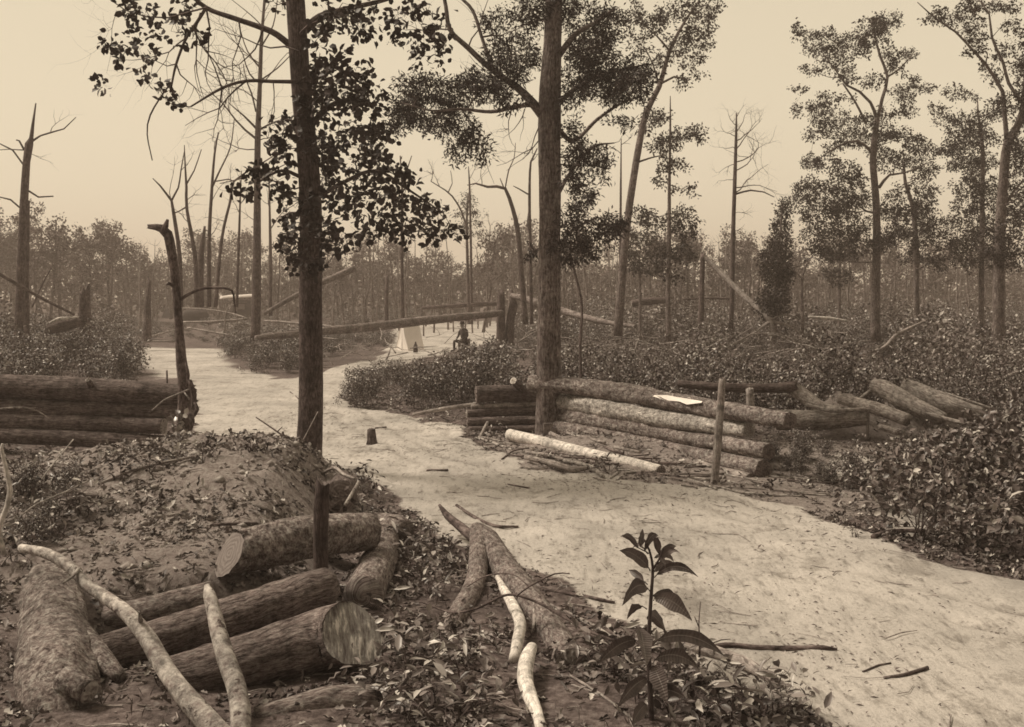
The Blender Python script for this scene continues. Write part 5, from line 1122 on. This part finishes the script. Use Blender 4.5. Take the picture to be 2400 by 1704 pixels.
KIND = {}
def kinds(key, num, mat, **k):
    R = np.random.default_rng(abs(hash(key)) % 1000 if False else sum(map(ord, key)))
    KIND[key] = []
    for i in range(num):
        sa, la = shrub_geo(R, **k)
        KIND[key].append((sa.mesh('stems', M_TWIG), la.mesh('foliage', mat), sa, la))
kinds('near', 5, M_LF_GLINT, h=1.0, w=1.15, n=1500, L=.07, W=.042, shape='oval')
kinds('mid', 5, M_LF_GLINT, h=1.0, w=1.3, n=1100, L=.085, W=.05, shape='rh')
kinds('broad', 4, M_LF_GLINT, h=1.0, w=1.2, n=420, L=.13, W=.075, shape='oval', stems=6)
kinds('rough', 5, M_LF_GLINT, h=1.0, w=1.5, n=620, L=.11, W=.065, shape='rh', stems=8)
kinds('weed', 6, M_LF_WEED, h=.34, w=.5, n=34, L=.11, W=.045, shape='oval', stems=3)

def plant(name, label, cat, key, x, y, z, s, sz=1.0, group=None, v=None):
    ms = KIND[key]; st, fo = ms[int(rng.integers(len(ms)))][:2]
    o = tag(link(name, st, None, (x, y, z)), label, cat, group)
    o.scale = (s, s, s * sz); o.rotation_euler = (0, 0, float(rng.uniform(0, 6.28)))
    link('foliage', fo, o)
    return o

def scatter(poly, n, dmin, seed):
    """points on the terrain inside a polygon drawn on the photograph's ground"""
    R = np.random.default_rng(seed)
    P0 = np.array([GP(x, y)[:2] for x, y in poly]); lo, hi = P0.min(0), P0.max(0); out = []
    for _ in range(n * 60):
        q = R.uniform(lo, hi)
        if not inpoly(np.array([q[0]]), np.array([q[1]]), [tuple(t) for t in P0])[0]: continue
        if all((q[0] - o[0]) ** 2 + (q[1] - o[1]) ** 2 > dmin ** 2 for o in out): out.append(q)
        if len(out) >= n: break
    return out

def caps(line, x, y, z):                     # how high a shrub may grow before it would hide what stands behind it
    if line is None: return 9.0
    px = 1200 + x * F / y
    t = np.interp(px, [q[0] for q in line], [q[1] for q in line])
    return max(.25, (CZ - (t - HOR) * y / F - z) / 1.08)
C1 = [(780, 900), (850, 856), (900, 850), (965, 850), (1010, 842), (1090, 815), (1250, 800)]
C4 = [(1850, 1095), (1960, 1065), (2080, 1030), (2260, 1008), (2330, 965), (2400, 890), (2500, 850)]
C7 = [(1300, 845), (1500, 850), (1650, 868), (1850, 888), (2050, 888), (2250, 890), (2330, 870), (2420, 840)]
for poly, n, dm, key, (s0, s1), sz, lab, grp, seed, cap in [
    ([(800, 962), (960, 966), (1110, 962), (1250, 975), (1200, 900), (1010, 868), (870, 880)], 44, .6, 'near', (.7, 1.1), 1.0, 'dark glossy shrub of the thicket left of the thick middle tree', 'shrubs left of the thick middle tree', 1, C1),
    ([(-130, 965), (290, 955), (330, 880), (300, 822), (-130, 822)], 74, .7, 'near', (.7, 1.35), .95, 'leafy shrub of the brush behind the left breastwork', 'shrubs behind the left breastwork', 2, None),
    ([(530, 850), (640, 886), (700, 880), (760, 860), (830, 840), (700, 812), (520, 812)], 24, .9, 'near', (.75, 1.1), .8, 'low shrub of the thicket behind the dark left tree', 'shrubs behind the dark left tree', 3, None),
    ([(1900, 1100), (1980, 1165), (2120, 1225), (2180, 1330), (2290, 1320), (2390, 1350), (2560, 1380), (2560, 1060), (2180, 1040), (2020, 1085)], 60, .40, 'broad', (.35, 1.1), 1.0, 'shrub of the dense bush bank at the right edge of the path', 'shrubs at the right edge of the path', 4, C4),
    ([(1800, 1075), (1890, 1070), (1900, 1120), (1830, 1125)], 4, .4, 'near', (.4, .6), .9, 'small shrub at the right end of the right breastwork', 'small shrubs at the right breastwork end', 5, C4),
    ([(-120, 1320), (30, 1300), (140, 1255), (190, 1200), (150, 1160), (60, 1150), (-120, 1160)], 16, .4, 'near', (.2, .36), 1.0, 'low dark shrub in the brush at the left edge beside the mound', 'shrubs at the left edge beside the mound', 8, None),
    ([(1800, 1075), (1880, 1055), (2040, 1085), (2010, 1150), (1900, 1125)], 10, .4, 'near', (.18, .34), .9, 'low shrub between the breastwork end and the right bush bank', 'low shrubs before the right earthwork', 9, None),
    ([(2230, 1030), (2560, 1060), (2560, 960), (2300, 960)], 22, .55, 'near', (.9, 1.4), 1.1, 'tall shrub behind the bush bank at the right edge', 'tall shrubs behind the right bush bank', 6, C4),
    ([(1320, 985), (1560, 985), (1850, 1000), (2100, 985), (2500, 955), (2500, 925), (1900, 935), (1340, 935)], 76, .6, 'mid', (.45, 1.0), 1.05, 'shrub in the front row of brush behind the right breastwork', 'shrubs behind the right breastwork', 7, None)]:
    for q in scatter(poly, n, dm, seed):
        z_ = float(H(q[0], q[1]))
        plant('shrub', lab, 'shrub', key, q[0], q[1], z_, min(float(rng.uniform(s0, s1)), caps(cap, q[0], q[1], z_) * float(rng.uniform(.72, 1.0)) / sz), sz, grp)

# brush farther off reads as one mass
und_s, und_l, und_d = Acc(), Acc(), Acc()
def stamp(key, x, y, s, sz, mode=2):
    k = KIND[key][int(rng.integers(len(KIND[key])))]; an = rng.uniform(0, 6.28); c, s_ = math.cos(an), math.sin(an)
    M_ = np.array([[c, -s_, 0], [s_, c, 0], [0, 0, 1]]).T * s; M_[:, 2] *= sz
    z = float(H(x, y)); dry = rng.uniform() < .40 + 1.6 * float(fbm(x * .3 + 70, y * .2, None, 2))
    for src, dst in ((k[2], und_s), (k[3], und_d if dry else und_l)):
        off = dst.n
        for v, uv in zip(src.v, src.uv):
            dst.v.append(v @ M_ + [x, y, z]); dst.uv.append(uv)
        for lo, tt in zip(src.loops, src.tot): dst.loops.append(lo + off); dst.tot.append(tt)
        dst.n += src.n
for poly, n, dm, (s0, s1), sz, seed, key, cap in [
    ([(1330, 940), (1700, 938), (2500, 930), (2600, 840), (2300, 835), (1700, 835), (1280, 835), (1240, 880)], 430, .62, (.42, .95), .95, 11, 'mid', None),
    ([(1280, 836), (1700, 836), (2600, 840), (2600, 775), (2300, 768), (1700, 768), (1210, 775), (1200, 805)], 720, .72, (.6, 1.35), .9, 21, 'rough', None),
    ([(1210, 774), (1700, 766), (2600, 774), (2500, 735), (1700, 732), (1220, 735)], 300, 1.5, (1.3, 2.2), .75, 22, 'rough', None),
    ([(1050, 872), (1200, 895), (1230, 830), (1190, 800), (1110, 815), (1060, 838)], 46, .6, (.4, .65), .8, 12, 'mid', C1),
    ([(700, 838), (840, 822), (925, 815), (915, 800), (860, 790), (700, 800)], 60, .6, (.5, .85), .7, 16, 'mid', None),
    ([(-200, 800), (300, 808), (480, 806), (700, 806), (780, 810), (880, 790), (780, 760), (300, 755), (-200, 750)], 220, 1.0, (.5, 1.1), .5, 13, 'rough', None),
    ([(-300, 870), (290, 830), (290, 800), (-300, 780)], 110, .9, (.9, 1.5), .9, 17, 'rough', None),
    ([(840, 775), (960, 772), (960, 742), (700, 742)], 30, 1.5, (1.0, 1.6), .6, 14, 'rough', None)]:
    for q in scatter(poly, n, dm, seed):
        if fbm(q[0] * .35 + 40, q[1] * .35, None, 2) < -.20: continue      # gaps in the brush
        z_ = float(H(q[0], q[1]))
        px_ = 1200 + q[0] * F / q[1]; low = (1680 < px_ < 1905 and 31 < q[1] < 43.5) or (2000 < px_ < 2190 and 25 < q[1] < 34.5)
        key = ('mid', 'rough', 'broad')[int(rng.choice(3, p=[.45, .4, .15]))]
        stamp(key, q[0], q[1], min((s0 + (s1 * 1.15 - s0) * rng.uniform() ** 1.5) * (1 + .9 * float(fbm(q[0] * .33, q[1] * .25, None, 2))), caps(cap, q[0], q[1], z_) * rng.uniform(.75, 1.05) / sz) * (.45 if low else 1), sz)
R5 = np.random.default_rng(91); dsA = Acc()
for k in range(420):
    px_, py_ = R5.uniform(780, 2450), R5.uniform(760, 900)
    if 860 < px_ < 1180 and py_ < 850: continue
    g_ = GP(px_, py_); z_ = g_[2] + R5.uniform(.35, 1.0); L_ = R5.uniform(.4, 1.7); an = R5.uniform(0, 3.14); up = R5.normal() * .35
    p_ = [np.array([g_[0], g_[1], z_])]
    for i_ in range(4): p_.append(p_[-1] + np.array([math.cos(an) * L_ / 4, math.sin(an) * L_ / 4, up * L_ / 4]) + R5.normal(size=3) * .04)
    tube(dsA, p_, np.linspace(.018, .005, 5) * R5.uniform(.6, 1.6), 5)
    if k % 2: tube(dsA, [p_[2], p_[2] + R5.normal(size=3) * .22, p_[2] + R5.normal(size=3) * .4 + [0, 0, .1]], [.01, .007, .003], 4)
for k in range(26):
    px_, py_ = R5.uniform(1240, 2420), R5.uniform(790, 868)
    g_ = GP(px_, py_); L_ = R5.uniform(1.2, 3.0); an = R5.uniform(-.9, .9) + (math.pi if k % 2 else 0); up = R5.uniform(-.05, .3)
    p_ = [np.array([g_[0], g_[1], g_[2] + R5.uniform(.45, .8)])]
    for i_ in range(5): p_.append(p_[-1] + np.array([math.cos(an), math.sin(an), up]) * L_ / 5 + R5.normal(size=3) * .07)
    r_ = R5.uniform(.02, .04)
    o_ = Acc(); tube(o_, *spline(p_, np.linspace(r_, r_ * .3, 6), .15), 7, .1, 3, .15, seed=nseed())
    d_ = tag(obj('dead_branch', o_, (M_WEATH, M_PALEB)[k % 2], p_[0]), 'pale dead branch lying on the leafy brush behind the right breastwork', 'branch', 'pale dead branches on the right brush')
    for i_ in (2, 3, 4)[:R5.integers(1, 4)]:
        o_ = Acc(); e_ = unit(p_[i_] - p_[i_ - 1] + R5.normal(size=3) * .35 * np.array([1, 1, 1.3])); l_ = L_ * R5.uniform(.2, .4)
        tube(o_, [p_[i_], p_[i_] + e_ * l_ * .5 + R5.normal(size=3) * .04, p_[i_] + e_ * l_], [r_ * .55, r_ * .4, r_ * .15], 5)
        obj('side_branch', o_, M_WEATH, parent=d_, origin=p_[0])
u = tag(obj('undergrowth', und_l, M_LF_GLINT), 'dense low leafy brush covering the clearing on the right and far side', 'undergrowth', None, 'stuff')
obj('dry_foliage', und_d, M_LF_DRY, parent=u, origin=(0, 0, 0))
tag(obj('dead_sticks', dsA, M_WEATH, parent=u, origin=(0, 0, 0)), kind='stuff')
link('brush_stems', und_s.mesh('brush_stems', M_TWIG), u)

# weeds and seedlings nearer by
for lab, grp, spots in [
    ('low weed with pale upturned leaves in the near litter below the grey forked log', 'weeds in the near litter', [(930, 1480), (990, 1550), (1040, 1590), (960, 1600), (1080, 1560), (1010, 1650), (1110, 1610), (930, 1660), (1060, 1690), (880, 1600), (1140, 1680), (1000, 1500), (900, 1540), (970, 1700)]),
    ('weed in the dark brush at the lower left', 'weeds at the lower left', [(60, 1180), (100, 1150), (40, 1230), (120, 1220), (160, 1190), (80, 1260), (20, 1160), (180, 1140), (140, 1260), (30, 1290), (10, 1340), (70, 1130), (200, 1215)]),
    ('weed growing at the sand edge right of the near log heap', 'weeds right of the near log heap', [(950, 1260), (970, 1300), (940, 1330), (985, 1350), (1000, 1290), (960, 1390), (920, 1290), (1040, 1330), (1010, 1400), (860, 1170), (840, 1150), (885, 1190)]),
    ('weed around the foot of the broad-leaved plant', 'weeds around the broad-leaved plant', [(1480, 1640), (1600, 1680), (1640, 1620), (1680, 1600), (1720, 1630), (1760, 1660), (1800, 1640), (1700, 1690), (1840, 1690), (1880, 1680), (1600, 1610), (1460, 1590), (1560, 1590), (1420, 1560), (1780, 1700), (1660, 1660)]),
    ('leafy sprig among the broken sticks before the right breastwork', 'sprigs before the right breastwork', [(1420, 1095), (1300, 1086), (1490, 1056), (1168, 1010), (1470, 1050), (1395, 1110)])]:
    for x, y in spots:
        g_ = GP(x + rng.normal() * 6, y + rng.normal() * 5)
        s_ = float(rng.uniform(.6, 1.1)) * (.8 if y < 1120 else 1)
        plant('weed', lab, 'weed', 'weed', g_[0], g_[1], g_[2], s_, .8, grp)
for lab, x, y, s_ in [('dark leaf sprout on the crest of the earth mound', 585, 1062, .6), ('dark leaf sprout on the mound left of the crest', 350, 1112, .7), ('twin dark leaves on the left slope of the mound', 290, 1140, .75), ('dark sprout on the mound before the dark left tree', 505, 1070, .5), ('dark leafed sprig on the sand left of the grey forked log', 1045, 1300, .6), ('sprig in front of the dark end of the mound', 850, 1135, .8), ('low dark clump of weeds on the open sand at the right', 2010, 1262, .5)]:
    g_ = GP(x, y); st, fo, sa, la = KIND['weed'][int(rng.integers(4))]
    o = tag(link('sprout', st, None, g_), label=lab, cat='plant'); o.scale = (s_, s_, s_ * .9)
    f_ = fo.copy(); f_.materials.clear(); f_.materials.append(M_LF_DARK); link('foliage', f_, o)

# ------------------------------------------------------------------ broad-leaved plant in the near foreground
def hero():
    b = GP(1527, 1692)
    Yb = b[1]
    root = empty('broad_leaved_plant', b, 'tall dark plant with large pointed drooping leaves in the near foreground', 'plant')
    a = Acc()
    st = [(1527, 1700), (1524, 1620), (1520, 1520), (1524, 1430), (1528, 1370), (1530, 1330), (1522, 1290), (1508, 1262)]
    tube(a, *spline([P(x, y, Yb) for x, y in st], [.018, .017, .015, .012, .010, .009, .007, .005], .04), 10, .05, 3)
    tube(a, *spline([P(1530, 1335, Yb), P(1545, 1310, Yb - .05), P(1556, 1285, Yb - .08)], [.008, .006, .004], .03), 7)
    la = Acc()
    def blade(x0, y0, x1, y1, wpx, dep, arch, roll):
        p0, p1 = P(x0, y0, Yb), P(x1, y1, Yb + dep); L = np.linalg.norm(p1 - p0); n = 10
        d = unit(p1 - p0); side = unit(np.cross(d, [0, -1, .0]) + 1e-6); side = unit(np.cross(d, np.array([math.sin(roll) * .8, -math.cos(roll), .25])))
        nn = np.cross(side, d); nn = nn if nn[2] > 0 else -nn
        t = np.linspace(0, 1, n + 1)
        mid = p0 + d * (t * L)[:, None] + np.array([0, 0, 1.0]) * (arch * L * 4 * t * (1 - t))[:, None]
        w = (wpx * .42 * Yb / F) * (1 + .12 * np.sin(t * 11 + x0)) * np.clip(np.sin(math.pi * np.clip(t * 1.0, 0, 1) ** .72), 0, None) ** .85; w[0] = .004; w[-1] = .001
        rows = []
        for s_, k in ((-1, 1), (-.5, .5), (0, 0), (.5, .5), (1, 1)):
            rows.append(mid + side * (s_ * w)[:, None] + nn * (.34 * abs(s_) * w + .004 * np.sin(t * 23 + s_ * 5) * abs(s_))[:, None])
        v = np.stack(rows, 1).reshape(-1, 3); i = (np.arange(n)[:, None] * 5 + np.arange(4)[None]).ravel()
        uv = np.stack([np.tile(np.linspace(0, 1, 5), n + 1), np.repeat(t, 5)], 1)
        la.add(v, [np.stack([i, i + 1, i + 6, i + 5], 1)], uv)
        tube(a, [P(*[(x0 + (1528 - x0) * .5), y0 + 8], Yb), p0, p0 + d * L * .15], [.004, .003, .002], 5)
    for q in [(1500, 1280, 1506, 1240, 20, .05, .0, .5), (1496, 1284, 1454, 1258, 18, -.05, .22, 0), (1510, 1290, 1545, 1258, 22, .05, .35, .4), (1545, 1300, 1532, 1262, 20, -.1, .2, -.3), (1545, 1312, 1585, 1280, 24, .05, .2, .2), (1548, 1316, 1592, 1295, 22, -.1, .25, -.4),
              (1520, 1330, 1452, 1290, 36, -.06, .12, .2), (1512, 1290, 1480, 1290, 10, .1, .3, 0), (1508, 1362, 1474, 1336, 22, .05, .08, -.3), (1540, 1346, 1636, 1352, 26, -.1, .22, .3), (1532, 1340, 1590, 1332, 22, .12, .2, .2),
              (1518, 1378, 1458, 1420, 42, -.10, .28, .5), (1535, 1400, 1622, 1455, 46, -.08, .16, -.2), (1530, 1395, 1600, 1425, 38, .12, .12, .2), (1540, 1500, 1700, 1540, 40, .2, .14, .3),
              (1500, 1470, 1516, 1560, 54, -.18, .05, .7), (1490, 1500, 1402, 1556, 40, -.12, .12, .6), (1516, 1590, 1446, 1660, 40, -.12, .12, .5), (1530, 1560, 1565, 1650, 46, -.1, .1, -.5), (1535, 1545, 1640, 1570, 40, .15, .16, .2),
              (1520, 1440, 1560, 1480, 36, .15, .1, .1), (1505, 1420, 1470, 1450, 26, .15, .1, .3), (1540, 1620, 1610, 1640, 36, -.1, .14, 0), (1515, 1650, 1480, 1700, 40, -.1, .1, .4), (1540, 1300, 1560, 1330, 20, -.05, .1, .8), (1548, 1300, 1580, 1318, 18, .05, .2, .3)]:
        blade(*q)
    obj('stem', a, plain('dark_stem', .03, .07, 20, .5), parent=root, origin=b)
    lf = obj('foliage', la, M_LF_HERO, parent=root, origin=b)
hero()

# ------------------------------------------------------------------ litter on the ground (past counting)
R = np.random.default_rng(77)
def ground_pts(n, x0, x1, y0, y1, keep):
    X, Y = R.uniform(x0, x1, n), R.uniform(y0, y1, n)
    k = keep(X, Y); return X[k], Y[k]
def nrm_at(X, Y):
    e = .04
    return unit(np.stack([-(H(X + e, Y) - H(X - e, Y)) / (2 * e), -(H(X, Y + e) - H(X, Y - e)) / (2 * e), np.ones_like(X)], 1))
def litter(name, label, mat, X, Y, L, W, shape, tilt, lift):
    a = Acc(); n = len(X)
    nn = unit(nrm_at(X, Y) + R.normal(size=(n, 3)) * tilt)
    d = R.normal(size=(n, 3)); d -= nn * (d * nn).sum(1)[:, None]
    leaves(a, np.stack([X, Y, H(X, Y) + lift], 1), d, nn, L * R.uniform(.5, 1.4, n), W * R.uniform(.6, 1.3, n), shape)
    return tag(obj(name, a, mat), label, 'litter', None, 'stuff')
notsand = lambda X, Y: (~sandmask(X, Y)) & (R.uniform(size=len(X)) < np.clip(.35 + .9 * fbm(X * 1.7, Y * 1.7, None, 3), .04, 1))
X, Y = ground_pts(60000, -6, 6, 5.6, 13, notsand)
litter('leaf_litter', 'curled dead leaves strewn over the near ground and mound', M_LF_LIT, X, Y, .085, .05, 'dry', .5, .008)
X, Y = ground_pts(60000, -9, 9, 12, 30, notsand)
litter('leaf_litter', 'dead leaves scattered about the breastworks', M_LF_LIT, X, Y, .09, .055, 'dry', .4, .006)
def chip(X, Y): return R.uniform(size=len(X)) < np.clip(.20 + 1.1 * fbm(X * .9 + 3, Y * .5, None, 4), .02, 1)
X, Y = ground_pts(48000, -6, 9, 5.6, 26, chip)
litter('wood_chips', 'small dark chips and twigs strewn over the sandy path', M_CHIP, X, Y, R.uniform(.015, .07, len(X)), R.uniform(.006, .018, len(X)), 'rh', .25, .004)
a = Acc()
X, Y = ground_pts(5200, -6, 9, 5.6, 24, lambda X, Y: R.uniform(size=len(X)) < np.where(sandmask(X, Y), .16, .6))
for x, y in zip(X, Y):
    an, L = R.uniform(0, 3.14), R.uniform(.06, .35); dx, dy = math.cos(an) * L, math.sin(an) * L
    q = [(x, y), (x + dx * .5 + R.normal() * .02, y + dy * .5 + R.normal() * .02), (x + dx, y + dy)]
    r = R.uniform(.002, .006)
    tube(a, [(u_, v_, float(H(u_, v_)) + r + R.uniform(0, .015)) for u_, v_ in q], [r, r, r * .6], 4, cap=(False, False))
tag(obj('twig_litter', a, M_WEATH), 'thin dead twigs littering the ground', 'litter', None, 'stuff')
a = Acc(); n = 3200
X, Y = ground_pts(n, -6.5, -1.6, 8.6, 14, lambda X, Y: R.uniform(size=len(X)) < .25 + fbm(X * 2, Y * 2, None, 2))
o8 = np.array([(1, 0, 0), (-1, 0, 0), (0, 1, 0), (0, -1, 0), (0, 0, 1), (0, 0, -1)], float)
f8 = np.array([(0, 2, 4), (2, 1, 4), (1, 3, 4), (3, 0, 4), (2, 0, 5), (1, 2, 5), (3, 1, 5), (0, 3, 5)])
for x, y in zip(X, Y):
    r_ = abs(R.normal()) * .018 + .008
    a.add(o8 * r_ * R.uniform(.5, 1.5, (6, 1)) * [1.3, 1.1, .8] + [x, y, float(H(x, y)) + .2 * r_], [f8])
tag(obj('earth_clods', a, M_EARTH), 'loose clods of earth covering the mound', 'earth', None, 'stuff')
# flakes of bark and earth clinging to the near logs' tops are part of the ground litter there
a = Acc()
X, Y = ground_pts(5000, -7, 7, 5.8, 11, lambda X, Y: (~sandmask(X, Y)) & (fbm(X * 2, Y * 2, None, 2) > .1))
n = len(X); d = unit(R.normal(size=(n, 3)) * [.5, .5, .3] + [0, 0, .9])
leaves(a, np.stack([X, Y, H(X, Y) - .01], 1), d, rdir(n, R), R.uniform(.04, .13, n), .005, 'rh')
tag(obj('grass_tufts', a, leafmat('dry_grass', .08, .26, .7, .2)), 'sparse dry grass blades between the litter', 'grass', None, 'stuff')

# ------------------------------------------------------------------ far wood
FT = []
for i in range(7):
    Rf = np.random.default_rng(300 + i)
    h = 1.0; ta, la = Acc(), Acc(); tips = []
    pts = [np.array([0, 0, -.05])]
    for k in range(6): pts.append(pts[-1] + np.array([Rf.normal() * .018, Rf.normal() * .018, .165]))
    tube(ta, pts, np.linspace(.020, .007, 7), 6, .05, 3)
    for k in range((10, 12, 14, 9, 12, 7, 6)[i]):
        t = Rf.uniform((.3, .45, .25, .55, .4, .6, .7)[i], 1.0); j = min(5, int(t * 6)); q = pts[j] + (pts[j + 1] - pts[j]) * (t * 6 - j if j < 5 else Rf.uniform())
        an = Rf.uniform(0, 6.28); d = np.array([math.cos(an), math.sin(an), Rf.uniform(.2, .9)])
        twigs(ta, q, d, (.30 - .16 * max(0, t - .4)) * Rf.uniform(.6, 1.1), .006, 1, Rf, tips, (2, 4), .08, .25, 3, .8, .6)
    crown_leaves(la, tips, Rf, 30, .026, .030, .022, 'rh')
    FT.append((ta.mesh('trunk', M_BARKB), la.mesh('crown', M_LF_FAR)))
Rf = np.random.default_rng(55); nft = 0
TOP = [(-200, 520), (60, 545), (150, 525), (210, 575), (260, 560), (330, 570), (420, 600), (520, 570), (640, 600), (760, 600), (870, 575), (1000, 585), (1060, 600), (1140, 560), (1220, 555), (1330, 590), (1480, 580), (1640, 590), (1760, 590), (2000, 590), (2300, 600), (2600, 590)]
tx_, ty_ = np.array(TOP).T
for k in range(165):
    px = -160 + 2720 * (k + Rf.uniform(-.4, .4)) / 165
    Y_ = Rf.uniform(72, 118) if not 380 < px < 640 else Rf.uniform(106, 122); x = (px - 1200) * Y_ / F
    top = np.interp(px, tx_, ty_) + Rf.uniform(-34, 64)
    z0 = float(H(x, Y_)); h = CZ - (top - HOR) * Y_ / F - z0
    tr, cr = FT[k % 7]
    o = tag(link('forest_tree', tr, None, (x, Y_, z0)), 'hazy slender tree of the far wood closing the clearing', 'tree', 'trees of the far wood')
    s_ = h / 1.0; o.scale = (s_ * Rf.uniform(.85, 1.25), s_ * Rf.uniform(.85, 1.25), s_); o.rotation_euler = (Rf.normal() * .02, Rf.normal() * .02, Rf.uniform(0, 6.28))
    link('crown', cr, o)
FPm = []
for i in range(4):
    a = Acc(); pts = [np.array([0, 0, -.03])]
    for k in range(5): pts.append(pts[-1] + np.array([Rf.normal() * .012, Rf.normal() * .012, .206]))
    tube(a, pts, np.linspace(.013, .005, 6), 5)
    for k in range(9): twigs(a, pts[3 + k % 3], (Rf.normal(), Rf.normal(), .9), .12, .003, 1, Rf, [], (1, 3), .1, .2, 3)
    FPm.append(a.mesh('forest_pole', M_SMOOTH))
for k in range(120):
    px = 320 + 2000 * (k + Rf.uniform(-.5, .5)) / 120; Y_ = Rf.uniform(64, 96) if not 380 < px < 640 else Rf.uniform(100, 110); x = (px - 1200) * Y_ / F; z0 = float(H(x, Y_))
    h = CZ - (np.interp(px, tx_, ty_) + Rf.uniform(-35, 25) - HOR) * Y_ / F - z0
    o = tag(link('forest_pole', FPm[k % 4], None, (x, Y_, z0)), 'thin pale bare stem standing before the far wood', 'bare tree', 'bare stems before the far wood')
    o.scale = (h * .9, h * .9, h); o.rotation_euler = (Rf.normal() * .03, Rf.normal() * .03, Rf.uniform(0, 6.28))
# the closed mass of leaves behind them
n = 45000
Yd = R.uniform(112, 150, n); pxd = R.uniform(-500, 2900, n); Xd = (pxd - 1200) * Yd / F
topz = CZ - (np.interp(pxd, tx_, ty_) + 62 - HOR) * 130 / F + 3.0 * fbm(Xd * .22, Yd * .12, None, 3)
Zd = topz * R.uniform(0, 1, n) ** .8
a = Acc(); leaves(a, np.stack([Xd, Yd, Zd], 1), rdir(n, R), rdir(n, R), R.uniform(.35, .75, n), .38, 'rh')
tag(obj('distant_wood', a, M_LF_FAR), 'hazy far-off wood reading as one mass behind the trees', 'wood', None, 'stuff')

# ------------------------------------------------------------------ haze
hz = bpy.data.meshes.new('haze')
x0, x1, y0, y1, z0, z1 = -300, 300, -40, 440, -3, 22
hz.from_pydata([(x, y, z) for z in (z0, z1) for x, y in ((x0, y0), (x1, y0), (x1, y1), (x0, y1))], [], [(3, 2, 1, 0), (4, 5, 6, 7), (0, 1, 5, 4), (1, 2, 6, 5), (2, 3, 7, 6), (3, 0, 4, 7)])
MH = bpy.data.materials.new('haze'); MH.use_nodes = True; MH.node_tree.nodes.clear()
ho = MH.node_tree.nodes.new('ShaderNodeOutputMaterial'); hv = MH.node_tree.nodes.new('ShaderNodeVolumePrincipled')
hv.inputs['Color'].default_value = (.96, .81, .73, 1); hv.inputs['Density'].default_value = 0.0022; hv.inputs['Anisotropy'].default_value = 0.2
MH.node_tree.links.new(hv.outputs[0], ho.inputs['Volume'])
hz.materials.append(MH)
tag(link('haze', hz), kind='stuff')
